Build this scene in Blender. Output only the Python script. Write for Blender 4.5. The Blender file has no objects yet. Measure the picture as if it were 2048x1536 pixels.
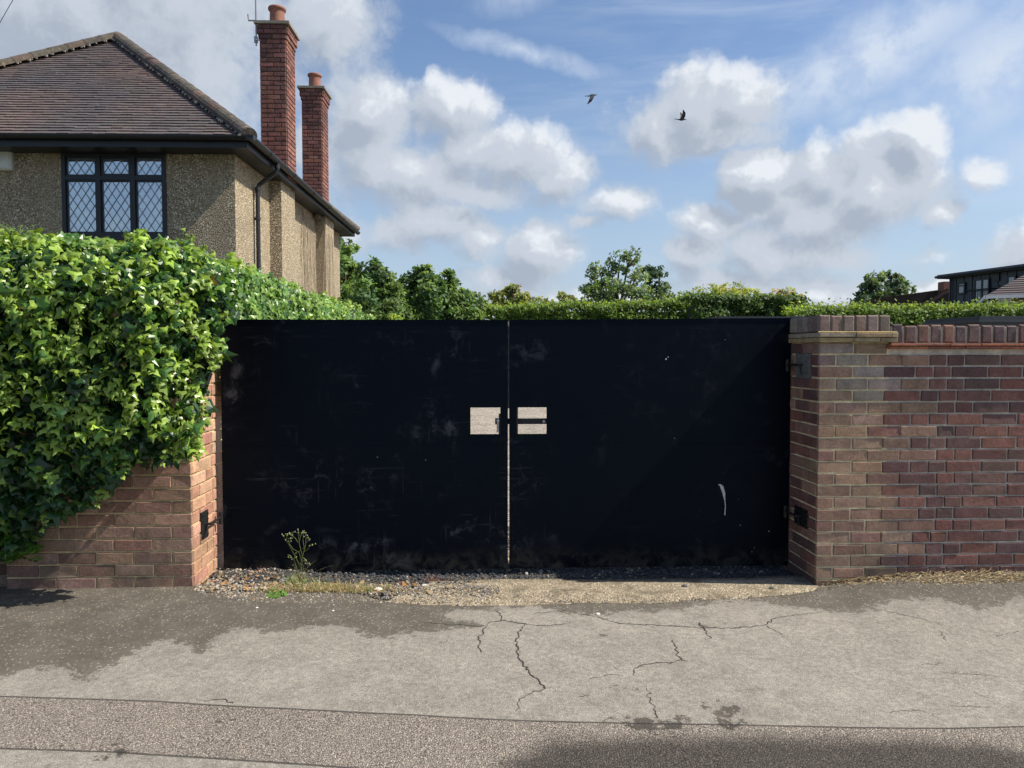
import bpy, bmesh, math, random
import numpy as np
from mathutils import Vector, Matrix, noise as mnoise

sc = bpy.context.scene
R = math.radians
# ------------------------------------------------------------------ camera
HC = 1.445; DCAM = 4.58; YAW = 2.5; PITCH = 2.405; FPX = 1500.0
cam_d = bpy.data.cameras.new("camera"); cam = bpy.data.objects.new("camera", cam_d)
sc.collection.objects.link(cam)
cam.location = (0, -DCAM, HC); cam.rotation_euler = (R(90 - PITCH), 0, R(-YAW))
cam_d.sensor_width = 36; cam_d.lens = 36 * FPX / 2048; cam_d.clip_start = 0.05; cam_d.clip_end = 2000
sc.camera = cam
CM = Matrix.LocRotScale(cam.location, cam.rotation_euler, None)
CR = CM.to_3x3()
def ray(px, py):
    return (CR @ Vector(((px - 1024) / FPX, -(py - 768) / FPX, -1.0)))
def onplane(px, py, p0, n):
    d = ray(px, py); c = Vector(cam.location); n = Vector(n)
    return c + d * ((Vector(p0) - c).dot(n) / d.dot(n))
def at(px, py, y):                 # the point of the world plane y = const seen at a photo pixel
    return onplane(px, py, (0, y, 0), (0, 1, 0))
def atz(px, py, z):
    return onplane(px, py, (0, 0, z), (0, 0, 1))
# ------------------------------------------------------------------ sun, exposure
SUN_EL = 47.0; SUN_AZ = 96.5       # azimuth from +Y towards +X
sd = Vector((math.sin(R(SUN_AZ)) * math.cos(R(SUN_EL)), math.cos(R(SUN_AZ)) * math.cos(R(SUN_EL)), math.sin(R(SUN_EL))))
sun_d = bpy.data.lights.new("sun", 'SUN'); sun = bpy.data.objects.new("sun", sun_d); sc.collection.objects.link(sun)
sun_d.energy = 5.0; sun_d.angle = R(0.55); sun_d.color = (1.0, 0.93, 0.81)
sun.rotation_euler = sd.to_track_quat('Z', 'Y').to_euler(); sun.location = (10, -5, 12)
sc.view_settings.view_transform = 'Standard'; sc.view_settings.look = 'None'
sc.view_settings.exposure = 0.47; sc.view_settings.gamma = 1.0
sc.render.engine = 'CYCLES'
try:
    sc.cycles.use_denoising = True
    sc.cycles.max_bounces = 6; sc.cycles.transparent_max_bounces = 8
except Exception: pass
# ------------------------------------------------------------------ world
world = bpy.data.worlds.new("World"); sc.world = world; world.use_nodes = True
class NT:
    def __init__(s, nt): s.nt = nt; nt.nodes.clear()
    def n(s, t, **kw):
        nd = s.nt.nodes.new(t)
        for k, v in kw.items():
            if k.startswith('i_'):
                nd.inputs[int(k[2:])].default_value = v
            else: setattr(nd, k, v)
        return nd
    def l(s, a, b): s.nt.links.new(a, b)
    def val(s, x, sock):
        if isinstance(x, (int, float)): sock.default_value = x
        elif isinstance(x, (tuple, list)): sock.default_value = tuple(x)
        else: s.l(x, sock)
    def math(s, op, a, b=0.0, c=None, clamp=False):
        nd = s.nt.nodes.new('ShaderNodeMath'); nd.operation = op; nd.use_clamp = clamp
        s.val(a, nd.inputs[0]); s.val(b, nd.inputs[1])
        if c is not None: s.val(c, nd.inputs[2])
        return nd.outputs[0]
    def vmath(s, op, a, b=(0, 0, 0)):
        nd = s.nt.nodes.new('ShaderNodeVectorMath'); nd.operation = op
        s.val(a, nd.inputs[0]); s.val(b, nd.inputs[1])
        return nd.outputs[0]
    def scale(s, a, k):
        nd = s.nt.nodes.new('ShaderNodeVectorMath'); nd.operation = 'SCALE'
        s.val(a, nd.inputs[0]); s.val(k, nd.inputs[3]); return nd.outputs[0]
    def smooth(s, x, lo, hi, a=0.0, b=1.0):
        nd = s.nt.nodes.new('ShaderNodeMapRange'); nd.interpolation_type = 'SMOOTHSTEP'
        s.val(x, nd.inputs[0])
        for i, v in zip((1, 2, 3, 4), (lo, hi, a, b)): s.val(v, nd.inputs[i])
        return nd.outputs[0]
    def lin(s, x, lo, hi, a=0.0, b=1.0):
        nd = s.nt.nodes.new('ShaderNodeMapRange'); s.val(x, nd.inputs[0])
        for i, v in zip((1, 2, 3, 4), (lo, hi, a, b)): s.val(v, nd.inputs[i])
        return nd.outputs[0]
    def mix(s, f, a, b, blend='MIX'):
        nd = s.nt.nodes.new('ShaderNodeMix'); nd.data_type = 'RGBA'; nd.blend_type = blend
        s.val(f, nd.inputs[0])
        for v, k in ((a, 6), (b, 7)):
            if isinstance(v, (tuple, list)): nd.inputs[k].default_value = (v[0], v[1], v[2], 1)
            else: s.l(v, nd.inputs[k])
        return nd.outputs[2]
    def noise(s, vec, scale, detail=4, rough=0.5, dist=0.0, lac=2.0):
        nd = s.nt.nodes.new('ShaderNodeTexNoise')
        if vec is not None: s.l(vec, nd.inputs['Vector'])
        nd.inputs['Scale'].default_value = scale; nd.inputs['Detail'].default_value = detail
        nd.inputs['Roughness'].default_value = rough; nd.inputs['Distortion'].default_value = dist
        nd.inputs['Lacunarity'].default_value = lac
        return nd
    def vor(s, vec, scale, feature='F1'):
        nd = s.nt.nodes.new('ShaderNodeTexVoronoi'); nd.feature = feature
        if vec is not None: s.l(vec, nd.inputs['Vector'])
        nd.inputs['Scale'].default_value = scale
        return nd

# cloud blobs: centre and radii given as pixels of the photograph, stored as azimuth / elevation on the sky
BLOBS = [ # cx, cy, rx, ry, w
 (150,10,620,230,1.3),(430,110,330,170,.95),(0,200,300,150,.7),(650,40,180,110,1.1),
 (650,300,130,130,.9),(740,225,110,90,1.25),(730,330,120,100,1.1),(900,225,120,60,1.25),(940,300,120,60,1.15),(1040,310,110,75,1.25),(1120,350,85,50,1.1),(850,350,200,70,1.1),
 (960,390,190,42,1.0),(880,440,130,65,1.15),(800,470,120,60,1.0),(960,480,120,50,.9),(1080,505,85,62,1.5),(1010,560,190,42,.9),(700,470,100,60,.7),
 (1240,405,95,42,1.15),(1165,445,62,24,.9),(1320,255,130,75,1.2),(1390,220,130,80,1.3),(1480,200,95,60,1.3),(1450,265,150,55,1.0),
 (1510,360,85,52,1.8),(1560,405,130,65,1.2),(1660,350,120,75,1.2),(1720,310,100,55,1.2),(1830,280,75,55,1.45),(1760,390,150,75,1.2),(1880,430,62,35,1.15),(1640,440,190,65,1.2),
 (1420,450,95,52,1.2),(1390,500,105,50,1.15),(1560,510,190,60,1.15),(1690,520,100,42,.9),(1600,590,240,38,1.1),
 (2060,510,100,58,1.35),(1870,588,75,30,1.3),(1980,345,90,36,.75),(1150,600,260,34,1.0),(830,590,230,45,1.0),(1870,520,90,26,.65),(1500,560,200,50,1.0)]
def azel(px, py):
    d = ray(px, py).normalized()
    return math.atan2(d.x, d.y), math.asin(d.z)
def cloud_group():
    g = bpy.data.node_groups.new("cloud_density", 'ShaderNodeTree')
    g.interface.new_socket("P", in_out='INPUT', socket_type='NodeSocketVector')
    g.interface.new_socket("D", in_out='OUTPUT', socket_type='NodeSocketFloat')
    g.interface.new_socket("W", in_out='OUTPUT', socket_type='NodeSocketVector')
    t = NT(g); gi = t.n('NodeGroupInput'); go = t.n('NodeGroupOutput')
    P = gi.outputs[0]
    w1 = t.noise(P, 7.0, 3, .55)
    w = t.vmath('SUBTRACT', w1.outputs['Color'], (.5, .5, .5))
    w = t.scale(w, .035)
    wf = t.noise(P, 24.0, 3, .6); w = t.vmath('ADD', w, t.scale(t.vmath('SUBTRACT', wf.outputs['Color'], (.5, .5, .5)), .034))
    P2 = t.vmath('ADD', P, w)
    acc = None
    for (cx, cy, rx, ry, wt) in BLOBS:
        a0, e0 = azel(cx, cy)
        m = t.n('ShaderNodeMapping'); m.vector_type = 'TEXTURE'
        t.l(P2, m.inputs[0])
        m.inputs['Location'].default_value = (a0, e0, 0)
        k = 1.0 / FPX
        m.inputs['Scale'].default_value = (rx * k * 1.5 / (1 + ((cx-1024)/FPX)**2), ry * k * 1.65, 1)
        gr = t.n('ShaderNodeTexGradient', gradient_type='SPHERICAL'); t.l(m.outputs[0], gr.inputs[0])
        if acc is None: acc = t.math('MULTIPLY', gr.outputs[1], wt)
        else: acc = t.math('SMOOTH_MAX', t.math('MULTIPLY', gr.outputs[1], wt), acc, .12)
    n1 = t.noise(P2, 12.0, 7, .58, 0.0)
    n2 = t.noise(P, 3.3, 3, .5)
    gen = t.smooth(n2.outputs[0], .48, .75, 0, .55)
    # the generic cover is only used away from the blobs (sides and behind)
    sx = t.n('ShaderNodeSeparateXYZ'); t.l(P, sx.inputs[0])
    away = t.smooth(t.math('ABSOLUTE', sx.outputs[0]), .75, 1.1)
    gen = t.math('MULTIPLY', gen, away)
    gen2 = t.math('MULTIPLY', t.smooth(sx.outputs[1], .52, .8), t.smooth(n2.outputs[0], .45, .7, 0, .5))
    acc = t.math('ADD', acc, t.math('MAXIMUM', gen, gen2))
    d = t.math('MULTIPLY_ADD', t.math('SUBTRACT', n1.outputs[0], .5), 1.30, acc)
    d = t.math('SUBTRACT', d, .42)
    t.l(d, go.inputs[0]); t.l(P2, go.inputs[1])
    return g
cg = cloud_group()
t = NT(world.node_tree)
out = t.n('ShaderNodeOutputWorld'); bg = t.n('ShaderNodeBackground'); t.l(bg.outputs[0], out.inputs[0])
tc = t.n('ShaderNodeTexCoord'); DIR = tc.outputs['Generated']
sky = t.n('ShaderNodeTexSky', sky_type='NISHITA'); sky.sun_disc = False
sky.sun_elevation = R(SUN_EL); sky.sun_rotation = R(SUN_AZ); sky.air_density = 1.2; sky.dust_density = 1.6; sky.ozone_density = 1.6
sp = t.n('ShaderNodeSeparateXYZ'); t.l(DIR, sp.inputs[0])
az = t.math('ARCTAN2', sp.outputs[0], sp.outputs[1]); el = t.math('ARCSINE', sp.outputs[2])
cb = t.n('ShaderNodeCombineXYZ'); t.l(az, cb.inputs[0]); t.l(el, cb.inputs[1]); PV = cb.outputs[0]
g1 = t.n('ShaderNodeGroup', node_tree=cg); t.l(PV, g1.inputs[0])
g2 = t.n('ShaderNodeGroup', node_tree=cg); t.l(t.vmath('ADD', PV, (.018, .026, 0)), g2.inputs[0])
d1 = g1.outputs[0]; d2 = g2.outputs[0]
mask = t.smooth(d1, -.08, .40)
slope = t.math('SUBTRACT', d1, d2)
thick = t.smooth(d1, .10, .8)
lit = t.math('MULTIPLY_ADD', slope, 1.15, .50)
lit = t.math('SUBTRACT', lit, t.math('MULTIPLY', thick, .22))
fine = t.noise(g1.outputs[1], 14, 6, .6)
lit = t.math('MULTIPLY_ADD', t.math('SUBTRACT', fine.outputs[0], .5), .6, lit, clamp=True)
lit = t.math('SUBTRACT', lit, t.smooth(az, -.10, -.42, 0, .04), clamp=True)
ccol = t.mix(t.smooth(lit, 0, .55), (3.1, 3.55, 4.3), (4.4, 4.85, 5.5))
ccol = t.mix(t.smooth(lit, .62, 1.20), ccol, (7.0, 7.25, 7.6))
# thin high cirrus, streaks running up to the right
mp = t.n('ShaderNodeMapping'); t.l(PV, mp.inputs[0]); mp.inputs['Rotation'].default_value = (0, 0, R(-33)); mp.inputs['Scale'].default_value = (1.3, 9, 1)
c1 = t.noise(mp.outputs[0], 2.4, 6, .6, .7)
c2 = t.noise(PV, 2.6, 2, .5)
cir = t.math('MULTIPLY', t.smooth(c1.outputs[0], .42, .78), t.smooth(t.math('MULTIPLY_ADD', az, .35, c2.outputs[0]), .35, .75))
# separate trails and broad streaks
cir = t.math('MULTIPLY', cir, .42)
wob = t.noise(PV, 16, 6, .62); PW = t.vmath('ADD', PV, t.scale(t.vmath('SUBTRACT', wob.outputs['Color'], (.5, .5, .5)), .035))
for (xa_, ya_, xb_, yb_, wd_, st_) in [(880,58,1250,150,.016,.85),(1480,235,2060,-60,.055,1.3),(1780,225,2250,10,.09,1.1),(1650,235,1830,200,.03,.6),(1700,60,2200,-180,.06,.5),(950,10,1120,-30,.03,.6),(1960,330,2200,280,.07,.6)]:
    a1, e1 = azel(xa_, ya_); a2, e2 = azel(xb_, yb_); ang = math.atan2(e2 - e1, a2 - a1); ln = math.hypot(a2 - a1, e2 - e1)
    mt = t.n('ShaderNodeMapping'); mt.vector_type = 'TEXTURE'; t.l(PW, mt.inputs[0])
    mt.inputs['Location'].default_value = ((a1 + a2) / 2, (e1 + e2) / 2, 0); mt.inputs['Rotation'].default_value = (0, 0, ang)
    mt.inputs['Scale'].default_value = (ln * .62, wd_, 1)
    gt = t.n('ShaderNodeTexGradient', gradient_type='SPHERICAL'); t.l(mt.outputs[0], gt.inputs[0])
    cir = t.math('MAXIMUM', cir, t.math('MULTIPLY', t.math('MULTIPLY', gt.outputs[1], t.smooth(wob.outputs[0], .35, .6, .45, 1.0)), st_))
skyc = t.mix(1.0, sky.outputs[0], (.84, .93, 1.08), 'MULTIPLY')
hz = t.smooth(el, -.02, .40, .62, 0.0)
skyc = t.mix(hz, skyc, (4.1, 5.1, 6.5))
skyc = t.mix(cir, skyc, (4.9, 5.6, 6.7))
fin = t.mix(mask, skyc, ccol)
t.l(fin, bg.inputs[0]); bg.inputs[1].default_value = 0.095
world.cycles.sampling_method = 'MANUAL'; world.cycles.sample_map_resolution = 256

# ------------------------------------------------------------------ object helpers
rnd = random.Random(7)
COL = sc.collection
def setp(o, label=None, cat=None, group=None, kind=None):
    if label: o['label'] = label
    if cat: o['category'] = cat
    if group: o['group'] = group
    if kind: o['kind'] = kind
    return o
def empty(name, loc, label, cat, group=None, rz=0.0):
    o = bpy.data.objects.new(name, None); COL.objects.link(o); o.empty_display_size = .2
    o.location = loc; o.rotation_euler = (0, 0, rz)
    return setp(o, label, cat, group)
class MB:
    def __init__(s, M=None): s.v = []; s.f = []; s.c = []; s.m = []; s.M = M
    def add(s, vs, fs, col=(1, 1, 1), mi=0):
        b = len(s.v)
        s.v += [tuple(v) for v in vs]
        for f in fs: s.f.append(tuple(b + i for i in f)); s.c.append(col); s.m.append(mi)
    def box(s, a, b, col=(1, 1, 1), mi=0):
        x0, y0, z0 = [min(p, q) for p, q in zip(a, b)]; x1, y1, z1 = [max(p, q) for p, q in zip(a, b)]
        vs = [(x0,y0,z0),(x1,y0,z0),(x1,y1,z0),(x0,y1,z0),(x0,y0,z1),(x1,y0,z1),(x1,y1,z1),(x0,y1,z1)]
        s.add(vs, [(0,3,2,1),(4,5,6,7),(0,1,5,4),(1,2,6,5),(2,3,7,6),(3,0,4,7)], col, mi)
    def obox(s, o, u, v, w, lu, lv, lw, col=(1, 1, 1), ch=0.0, mi=0):
        # box from corner o along unit axes u, v (face) and w (outward); front edges chamfered by ch
        o, u, v, w = Vector(o), Vector(u), Vector(v), Vector(w)
        def p(a, b, c): return o + u * a + v * b + w * c
        if ch <= 0:
            vs = [p(0,0,0),p(lu,0,0),p(lu,lv,0),p(0,lv,0),p(0,0,lw),p(lu,0,lw),p(lu,lv,lw),p(0,lv,lw)]
            fs = [(0,3,2,1),(4,5,6,7),(0,1,5,4),(1,2,6,5),(2,3,7,6),(3,0,4,7)]
        else:
            h = lw - ch
            vs = [p(0,0,0),p(lu,0,0),p(lu,lv,0),p(0,lv,0),p(0,0,h),p(lu,0,h),p(lu,lv,h),p(0,lv,h),
                  p(ch,ch,lw),p(lu-ch,ch,lw),p(lu-ch,lv-ch,lw),p(ch,lv-ch,lw)]
            fs = [(0,3,2,1),(0,1,5,4),(1,2,6,5),(2,3,7,6),(3,0,4,7),(4,5,9,8),(5,6,10,9),(6,7,11,10),(7,4,8,11),(8,9,10,11)]
        s.add(vs, fs, col, mi)
    def tube(s, pts, r, n=8, col=(1, 1, 1), cap=True, mi=0):
        pts = [Vector(p) for p in pts]
        rr = r if isinstance(r, (list, tuple)) else [r] * len(pts)
        b = len(s.v); prev = None
        for i, p in enumerate(pts):
            d = (pts[min(i + 1, len(pts) - 1)] - pts[max(i - 1, 0)]).normalized()
            if prev is None:
                a = d.cross(Vector((0, 0, 1)))
                if a.length < .1: a = d.cross(Vector((1, 0, 0)))
                a.normalize()
            else:
                a = (prev - d * prev.dot(d)); a.normalize()
            prev = a; c = d.cross(a)
            for k in range(n):
                th = 2 * math.pi * k / n
                s.v.append(tuple(p + (a * math.cos(th) + c * math.sin(th)) * rr[i]))
        for i in range(len(pts) - 1):
            for k in range(n):
                s.f.append((b+i*n+k, b+i*n+(k+1)%n, b+(i+1)*n+(k+1)%n, b+(i+1)*n+k)); s.c.append(col); s.m.append(mi)
        if cap:
            s.f.append(tuple(b + k for k in reversed(range(n)))); s.c.append(col); s.m.append(mi)
            s.f.append(tuple(b + (len(pts)-1)*n + k for k in range(n))); s.c.append(col); s.m.append(mi)
    def lathe(s, prof, c, n=20, col=(1, 1, 1)):
        b = len(s.v)
        for (r, z) in prof:
            for k in range(n):
                th = 2 * math.pi * k / n; s.v.append((c[0] + r * math.cos(th), c[1] + r * math.sin(th), c[2] + z))
        for i in range(len(prof) - 1):
            for k in range(n):
                s.f.append((b+i*n+k, b+i*n+(k+1)%n, b+(i+1)*n+(k+1)%n, b+(i+1)*n+k)); s.c.append(col); s.m.append(0)
    def build(s, name, mat, parent=None, smooth=False):
        me = bpy.data.meshes.new(name); me.from_pydata(s.v, [], s.f)
        ca = me.color_attributes.new("Col", 'FLOAT_COLOR', 'CORNER')
        arr = np.ones((len(me.loops), 4), dtype=np.float32); i = 0
        for f, c in zip(s.f, s.c):
            arr[i:i + len(f), :3] = c; i += len(f)
        ca.data.foreach_set('color', arr.ravel())
        mats = mat if isinstance(mat, (list, tuple)) else [mat]
        for m in mats: me.materials.append(m)
        if len(mats) > 1: me.polygons.foreach_set('material_index', s.m)
        if smooth: me.polygons.foreach_set('use_smooth', [True] * len(me.polygons))
        me.update()
        o = bpy.data.objects.new(name, me); COL.objects.link(o)
        if parent is not None: o.parent = parent
        return o
def np_mesh(name, V, F, C, mat, parent=None, smooth=False):
    """V (n,3), F (m,k) equal sized faces, C (m,3) face colours"""
    me = bpy.data.meshes.new(name); k = F.shape[1]
    me.vertices.add(len(V)); me.vertices.foreach_set('co', V.astype(np.float32).ravel())
    me.loops.add(F.size); me.loops.foreach_set('vertex_index', F.astype(np.int32).ravel())
    me.polygons.add(len(F)); me.polygons.foreach_set('loop_start', np.arange(0, F.size, k, dtype=np.int32))
    try: me.polygons.foreach_set('loop_total', np.full(len(F), k, dtype=np.int32))
    except Exception: pass
    me.update(calc_edges=True)
    ca = me.color_attributes.new("Col", 'FLOAT_COLOR', 'CORNER')
    arr = np.ones((F.size, 4), dtype=np.float32); arr[:, :3] = np.repeat(C, k, axis=0)
    ca.data.foreach_set('color', arr.ravel())
    me.materials.append(mat)
    me.polygons.foreach_set('use_smooth', [smooth] * len(F))
    me.validate(); me.update()
    o = bpy.data.objects.new(name, me); COL.objects.link(o)
    if parent is not None: o.parent = parent
    return o

# ------------------------------------------------------------------ materials
def mat(name):
    m = bpy.data.materials.new(name); m.use_nodes = True
    t = NT(m.node_tree); o = t.n('ShaderNodeOutputMaterial'); p = t.n('ShaderNodeBsdfPrincipled')
    t.l(p.outputs[0], o.inputs[0]); t.p = p; t.o = o
    return m, t
def setin(t, **kw):
    for k, v in kw.items():
        t.val(v if not (isinstance(v, tuple) and len(v) == 3) else (*v, 1), t.p.inputs[k.replace('_', ' ')])
def bump(t, h, strength=.5, dist=.01):
    b = t.n('ShaderNodeBump'); b.inputs['Strength'].default_value = strength; b.inputs['Distance'].default_value = dist
    t.l(h, b.inputs['Height']); t.l(b.outputs[0], t.p.inputs['Normal']); return b
def objco(t): return t.n('ShaderNodeTexCoord').outputs['Object']
def geoco(t): return t.n('ShaderNodeNewGeometry').outputs['Position']
def attr(t, name='Col'): return t.n('ShaderNodeAttribute', attribute_name=name).outputs
def simple(name, col, rough=.6, nscale=20, namp=.25, metallic=0, bstr=.2, bdist=.003, spec=.5):
    m, t = mat(name); P = geoco(t); n = t.noise(P, nscale, 5, .6)
    k = t.lin(n.outputs[0], .25, .75, 1 - namp, 1 + namp)
    setin(t, Roughness=rough, Metallic=metallic)
    t.p.inputs['Specular IOR Level'].default_value = spec
    t.l(t.scale(t.n('ShaderNodeRGB').outputs[0], k), t.p.inputs['Base Color'])
    t.nt.nodes[-1]
    for nd in t.nt.nodes:
        if nd.bl_idname == 'ShaderNodeRGB': nd.outputs[0].default_value = (*col, 1)
    bump(t, t.noise(P, nscale * 4, 3).outputs[0], bstr, bdist)
    return m
# bricks: colour attribute per brick, weathering by noise
def brick_mat():
    m, t = mat("brick"); P = geoco(t); c = attr(t)[0]
    n1 = t.noise(P, 9, 5, .65); n2 = t.noise(P, 60, 4, .6); n3 = t.noise(P, 2.3, 4, .6); n4 = t.noise(P, 240, 2, .6)
    k = t.math('MULTIPLY', t.lin(n1.outputs[0], .3, .7, .72, 1.25), t.lin(n2.outputs[0], .25, .75, .75, 1.25))
    k = t.math('MULTIPLY', k, t.lin(n4.outputs[0], .3, .7, .75, 1.25))
    col = t.scale(c, k)
    # pale lime bloom and specks
    sp = t.smooth(t.vor(P, 55).outputs['Distance'], .16, .05)
    sp = t.math('MULTIPLY', sp, t.smooth(n3.outputs[0], .52, .64))
    ef = t.math('MULTIPLY', t.smooth(n1.outputs[0], .55, .8), t.smooth(n3.outputs[0], .45, .7))
    col = t.mix(t.math('MULTIPLY', ef, .45), col, (.36, .32, .27))
    sz_ = t.n('ShaderNodeSeparateXYZ'); t.l(P, sz_.inputs[0])
    lowd = t.math('MULTIPLY', t.smooth(sz_.outputs[2], .42, .02), t.smooth(n3.outputs[0], .40, .60))
    col = t.mix(t.math('MULTIPLY', lowd, .5), col, (.07, .062, .045))
    sd1 = t.noise(P, 3.6, 6, .7); col = t.mix(t.smooth(sd1.outputs[0], .56, .70, 0, .4), col, (.085, .07, .062))
    col = t.mix(t.math('MULTIPLY', sp, .55), col, (.42, .38, .33))
    t.l(col, t.p.inputs['Base Color']); setin(t, Roughness=.88); t.p.inputs['Specular IOR Level'].default_value = .3
    h = t.math('ADD', t.math('MULTIPLY', n1.outputs[0], 1.2), t.math('ADD', t.math('MULTIPLY', n2.outputs[0], .5), t.math('MULTIPLY', n4.outputs[0], .22)))
    bump(t, h, .75, .006)
    return m
M_brick = brick_mat()
def mortar_mat():
    m, t = mat("mortar"); P = geoco(t); c = attr(t)[0]
    n1 = t.noise(P, 14, 5, .7); n2 = t.noise(P, 160, 3, .6)
    k = t.math('MULTIPLY', t.lin(n1.outputs[0], .3, .7, .6, 1.25), t.lin(n2.outputs[0], .3, .7, .75, 1.2))
    t.l(t.scale(c, k), t.p.inputs['Base Color']); setin(t, Roughness=.95)
    bump(t, t.math('ADD', n1.outputs[0], t.math('MULTIPLY', n2.outputs[0], .4)), .9, .008)
    return m
M_mortar = mortar_mat()
def pebbledash():
    m, t = mat("pebbledash"); P = geoco(t)
    v = t.vor(P, 60); v2 = t.vor(P, 105); n = t.noise(P, 1.6, 4, .6); n2 = t.noise(P, 30, 3)
    vc = t.n('ShaderNodeSeparateColor'); t.l(v.outputs['Color'], vc.inputs[0])
    base = t.mix(vc.outputs[0], (.30, .235, .15), (.56, .455, .305))
    base = t.mix(t.smooth(vc.outputs[1], .86, .92), base, (.85, .76, .6))
    base = t.mix(t.smooth(v.outputs['Distance'], .42, .75), base, (.19, .145, .085))
    base = t.mix(t.smooth(n.outputs[0], .45, .8, 0, .45), base, (.2, .16, .11))
    t.l(base, t.p.inputs['Base Color']); setin(t, Roughness=.85)
    h = t.math('ADD', t.math('SUBTRACT', 1.0, v.outputs['Distance']), t.math('MULTIPLY', v2.outputs['Distance'], -.4))
    bump(t, h, 1.0, .016)
    return m
M_dash = pebbledash()
def tile_mat(name='roof_tile', warm=1.0, lichen=True):
    m, t = mat(name); P = geoco(t); c = attr(t)[0]
    n1 = t.noise(P, 1.1, 4, .6); n2 = t.noise(P, 22, 5, .7); n3 = t.noise(P, 90, 3)
    col = t.scale(c, t.lin(n2.outputs[0], .3, .7, .7, 1.3))
    col = t.mix(t.smooth(n1.outputs[0], .45, .68, 0, .55), col, (.075, .066, .07))
    sp = t.math('MULTIPLY', t.smooth(n3.outputs[0], .62, .72), t.smooth(n2.outputs[0], .52, .62))
    col = t.mix(t.math('MULTIPLY', sp, .6), col, (.32, .3, .28))
    t.l(col, t.p.inputs['Base Color']); setin(t, Roughness=.82); bump(t, n2.outputs[0], .6, .01)
    return m
M_tile = tile_mat()
def hip_mat():
    m, t = mat("hip_tile"); P = geoco(t); c = attr(t)[0]
    n2 = t.noise(P, 14, 5, .7); n3 = t.noise(P, 5, 4)
    col = t.scale(c, t.lin(n2.outputs[0], .3, .7, .6, 1.35))
    col = t.mix(t.smooth(n2.outputs[0], .58, .7, 0, .6), col, (.24, .21, .15))
    yl = t.math('MULTIPLY', t.smooth(n3.outputs[0], .62, .7), t.smooth(n2.outputs[0], .5, .6))
    col = t.mix(t.math('MULTIPLY', yl, .7), col, (.38, .26, .05))
    t.l(col, t.p.inputs['Base Color']); setin(t, Roughness=.9); bump(t, n2.outputs[0], .8, .02)
    return m
M_hip = hip_mat()
M_blackpaint = simple("black_painted_wood", (.008, .009, .013), .42, 8, .3, 0, .15, .003)
M_blackplastic = simple("black_plastic_pipe", (.014, .016, .02), .38, 8, .35, 0, .12, .003)
M_clay = simple("terracotta", (.25, .105, .072), .8, 12, .35)
M_cement = simple("cement_flaunching", (.22, .20, .16), .95, 14, .4, 0, .7, .01)
M_white = simple("white_plastic", (.62, .62, .56), .5, 6, .12)
M_whitepaint = simple("white_paint", (.72, .72, .70), .5, 6, .08)
M_iron = simple("black_iron", (.016, .017, .018), .55, 30, .5, .3, .4, .003)
M_plate = simple("weathered_steel_plate", (.17, .175, .155), .6, 40, .6, .3, .5, .002)
M_zinc = simple("zinc_bolt", (.42, .42, .43), .35, 30, .2, .8)
M_cable = simple("cable_rubber", (.02, .02, .022), .6)
M_alu = simple("dull_aluminium", (.3, .3, .3), .4, 30, .3, .7)
M_curtain = simple("net_curtain", (.85, .86, .85), .9, 5, .15)
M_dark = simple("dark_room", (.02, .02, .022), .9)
def gate_mat():
    m, t = mat("black_gate_paint"); P = geoco(t)
    n1 = t.noise(P, 2.2, 4, .6, .4); n2 = t.noise(P, 9, 8, .72, .6); n3 = t.noise(P, 120, 2)
    s = t.n('ShaderNodeSeparateXYZ'); t.l(P, s.inputs[0])
    mp = t.n('ShaderNodeMapping'); t.l(P, mp.inputs[0]); mp.inputs['Scale'].default_value = (30, 1, 2.0)
    st = t.noise(mp.outputs[0], 1.6, 4, .6)
    mh = t.n('ShaderNodeMapping'); t.l(P, mh.inputs[0]); mh.inputs['Scale'].default_value = (1.2, 1, 16)
    sh = t.noise(mh.outputs[0], 2.0, 5, .65)
    # chalky scuffing, patches with runs below them; more of it on the left leaf
    left = t.smooth(s.outputs[0], .9, -.6, .30, 1.0)
    a = t.math('MULTIPLY', t.smooth(n1.outputs[0], .50, .66), t.smooth(n2.outputs[0], .50, .68))
    b = t.math('MULTIPLY', t.smooth(st.outputs[0], .58, .75), t.smooth(n1.outputs[0], .46, .64))
    c = t.math('MULTIPLY', t.smooth(sh.outputs[0], .58, .74), t.smooth(n1.outputs[0], .42, .62))
    sc_ = t.math('MULTIPLY', t.math('MAXIMUM', t.math('MAXIMUM', a, t.math('MULTIPLY', b, .5)), t.math('MULTIPLY', c, .5)), left)
    col = t.mix(n1.outputs[0], (.0002, .0010, .0042), (.0006, .0012, .0030))
    col = t.mix(t.math('MULTIPLY', sc_, .55), col, (.085, .09, .105))
    v = t.vor(P, 9); vc = t.n('ShaderNodeSeparateColor'); t.l(v.outputs['Color'], vc.inputs[0])
    dot = t.math('MULTIPLY', t.smooth(v.outputs['Distance'], .045, .02), t.smooth(vc.outputs[0], .72, .76))
    col = t.mix(t.math('MULTIPLY', dot, .55), col, (.3, .3, .28))
    splash = t.math('MULTIPLY', t.smooth(s.outputs[2], .16, .0), t.smooth(n2.outputs[0], .40, .62))
    col = t.mix(t.math('MULTIPLY', splash, .45), col, (.07, .06, .045))
    t.l(col, t.p.inputs['Base Color'])
    t.l(t.lin(n2.outputs[0], .3, .7, .38, .55), t.p.inputs['Roughness']); t.p.inputs['Specular IOR Level'].default_value = .16; t.p.inputs['Specular Tint'].default_value = (.55, .75, 1, 1)
    bump(t, t.math('ADD', n1.outputs[0], t.math('MULTIPLY', n3.outputs[0], .02)), .25, .008)
    return m
M_gate = gate_mat()
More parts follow.
